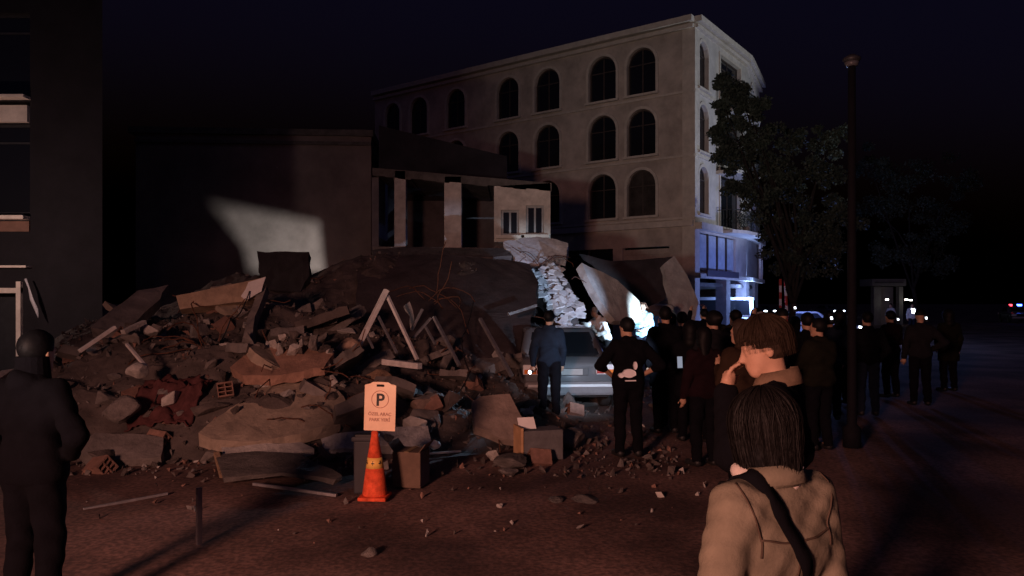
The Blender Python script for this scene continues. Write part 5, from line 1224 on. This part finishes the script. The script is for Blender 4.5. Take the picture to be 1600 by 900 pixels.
# bag strap from the left shoulder over the back
b = MB(); path = [(-.12, .10, 1.42), (-.115, .04, 1.5), (-.11, -.03, 1.53), (-.095, -.10, 1.48), (-.055, -.16, 1.38), (.0, -.18, 1.28), (.06, -.18, 1.17), (.12, -.16, 1.06), (.17, -.12, .97), (.2, -.05, .92)]
from mathutils.bvhtree import BVHTree
jo = [c_ for c_ in fw.children if c_.name.startswith('jacket')][0]; bv = BVHTree.FromPolygons([v_.co for v_ in jo.data.vertices], [p_.vertices for p_ in jo.data.polygons])
def on_jacket(p, lift=.006):
    p = Vector(p); ax = Vector((p.x * .4, 0, min(p.z, 1.24 * s))) ; d = (ax - p).normalized(); hit = bv.ray_cast(p - d * .35, d)
    return (hit[0] + hit[1] * lift, hit[1]) if hit[0] else (p, -d)
def ribbon(name, path, wd, m, lift=.006, thick=.006, sub=5):
    P_ = [Vector(up(p)) for p in path]; fine = []
    for a_, b_ in zip(P_[:-1], P_[1:]): fine += [a_.lerp(b_, t / sub) for t in range(sub)]
    fine.append(P_[-1]); hits = [on_jacket(p, lift) for p in fine]; mb = MB(); vs = []
    pp = [h_[0] for h_ in hits]; pp = [(pp[max(0, k - 1)] + pp[k] * 2 + pp[min(len(pp) - 1, k + 1)]) / 4 for k in range(len(pp))]
    for k, p in enumerate(pp):
        tn = (pp[min(k + 1, len(pp) - 1)] - pp[max(k - 1, 0)]).normalized(); sd = tn.cross(hits[k][1]).normalized(); vs += [p - sd * wd / 2, p + sd * wd / 2]
    mb.add(vs, [(2 * k, 2 * k + 1, 2 * k + 3, 2 * k + 2) for k in range(len(pp) - 1)]); o = mb.build(name, m, fw, True); sm = o.modifiers.new('s', 'SOLIDIFY'); sm.thickness = thick; sm.offset = 0; return o
ribbon('bag_strap', path, .042, BLK, .010)
seam = fabric('beige_seam', (.07, .05, .038))
ribbon('yoke_seam', [(-.17, -.12, 1.34), (-.08, -.15, 1.325), (0, -.15, 1.32), (.08, -.15, 1.325), (.17, -.12, 1.34)], .006, seam, .002, .004)
ribbon('back_seam', [(0, -.15, 1.315), (0, -.16, 1.2), (0, -.16, 1.08), (0, -.15, .96), (0, -.14, .9)], .006, seam, .002, .004)
for sd in (-1, 1): ribbon('sleeve_seam', [(.19 * sd, -.03, 1.5), (.185 * sd, -.12, 1.42), (.17 * sd, -.14, 1.34), (.16 * sd, -.12, 1.27)], .006, seam, .002, .004)
b = MB(); n = 26; rings = []
for k in range(n):
    t = 2 * math.pi * k / n; rings.append([Vector(up((math.sin(t) * r_, math.cos(t) * r_ * .95 - .008, z_ - .02 * math.cos(t)))) for r_, z_ in ((.082, 1.455), (.088, 1.475), (.085, 1.50), (.082, 1.525), (.090, 1.528), (.105, 1.495), (.112, 1.468))])
m_ = len(rings[0]); b.add([p for r_ in rings for p in r_], [(k * m_ + q, k * m_ + q + 1, ((k + 1) % n) * m_ + q + 1, ((k + 1) % n) * m_ + q) for k in range(n) for q in range(m_ - 1)])
o = b.build('collar', BEI, fw, True); o.modifiers.new('s', 'SOLIDIFY').thickness = .006
b = MB(); b.box((0, 0, 0), (.30, .12, .22)); o = b.build('shoulder_bag', BLK, bevel=.03); o.location = Vector(fw.location) + Matrix.Rotation(R(12), 3, 'Z') @ Vector(v((.27, -.03, .84))); o.rotation_euler = (0, 0, R(80)); tag(o, 'black shoulder bag hanging at the right hip of the foreground woman', 'bag')
b = MB(); b.box((0, -.062, .03), (.28, .006, .1)); b.build('flap', BLACKP, o)
chrome = mat('shiny_clip', (.9, .9, .92), .15, 0, metal=.6)
b = MB(); b.lathe([(.002, -.005), (.006, -.003), (.0065, 0), (.006, .003), (.002, .005)], n=10); b1 = b.build('hair_clip', chrome, fw, True); b1.location = Hp((.03, -.112, -.115)); b2 = b1.copy(); link(b2, fw); b2.location = Hp((.012, -.115, -.107))
def strands(root, Hp, s, n, zend, face, m, seed, r=(.102, .124, .118), c=(0, -.012, .034)):
    rd = random.Random(seed); mb = MB()
    for i in range(n):
        th = rd.uniform(0, 2 * math.pi)                              # 0 is the front
        front = abs((th + math.pi) % (2 * math.pi) - math.pi) < face
        side = abs(math.sin(th)) > .75 and zend > -.08
        ze = (.055 if front else .03 if side else zend) + rd.uniform(-.018, .018); j = 1 + rd.uniform(-.05, .05) + (.06 if rd.random() < .04 else 0); sw = rd.uniform(-.45, .45); pts = []
        for k in range(11):
            ph = rd.uniform(0, .25) * (k == 0) + (k / 10) * math.pi * .5; t2 = th + sw * k / 10; pts.append((math.sin(t2) * math.sin(ph) * r[0] * j + c[0], math.cos(t2) * math.sin(ph) * r[1] * j + c[1], math.cos(ph) * r[2] * j + c[2]))
        x, y, z = pts[-1]; q = 1
        while z > ze and q < 12: z -= .02; q += 1; x *= 1 - .006 * q * (zend < -.08); y = y * (1 - .003 * q); pts.append((x + rd.uniform(-.002, .002), y + rd.uniform(-.002, .002), z))
        pts = [p for p in pts if p[2] > ze - .021]
        P_ = [Vector(Hp(p)) for p in pts]; wd = rd.uniform(.0006, .0013)
        if len(P_) < 3: continue
        vs = []; rl = rd.uniform(-1.2, 1.2)
        for k, p in enumerate(P_):
            tn = (P_[min(k + 1, len(P_) - 1)] - P_[max(k - 1, 0)]).normalized(); sd = Matrix.Rotation(rl, 3, tn) @ (tn.cross(p - Vector(Hp(c))).normalized() * wd * (1 if k < len(P_) - 2 else .4)); vs += [p - sd, p + sd]
        mb.add(vs, [(2 * k, 2 * k + 1, 2 * k + 3, 2 * k + 2) for k in range(len(P_) - 1)])
    o = mb.build('hair_strands', m, root); o['kind'] = 'stuff'
strands(fw, Hp, s, 5200, -.125, .5, mat('hair_strand_black', (.008, .007, .007), .6, .3, 60, spec=.12), 1, r=(.099, .120, .115))
strands(p8[0], p8[5], p8[2], 3600, -.02, 1.05, mat('hair_strand_brown', (.026, .017, .012), .75, .3, 60, spec=.08), 2, r=(.094, .116, .110), c=(0, -.012, .036))
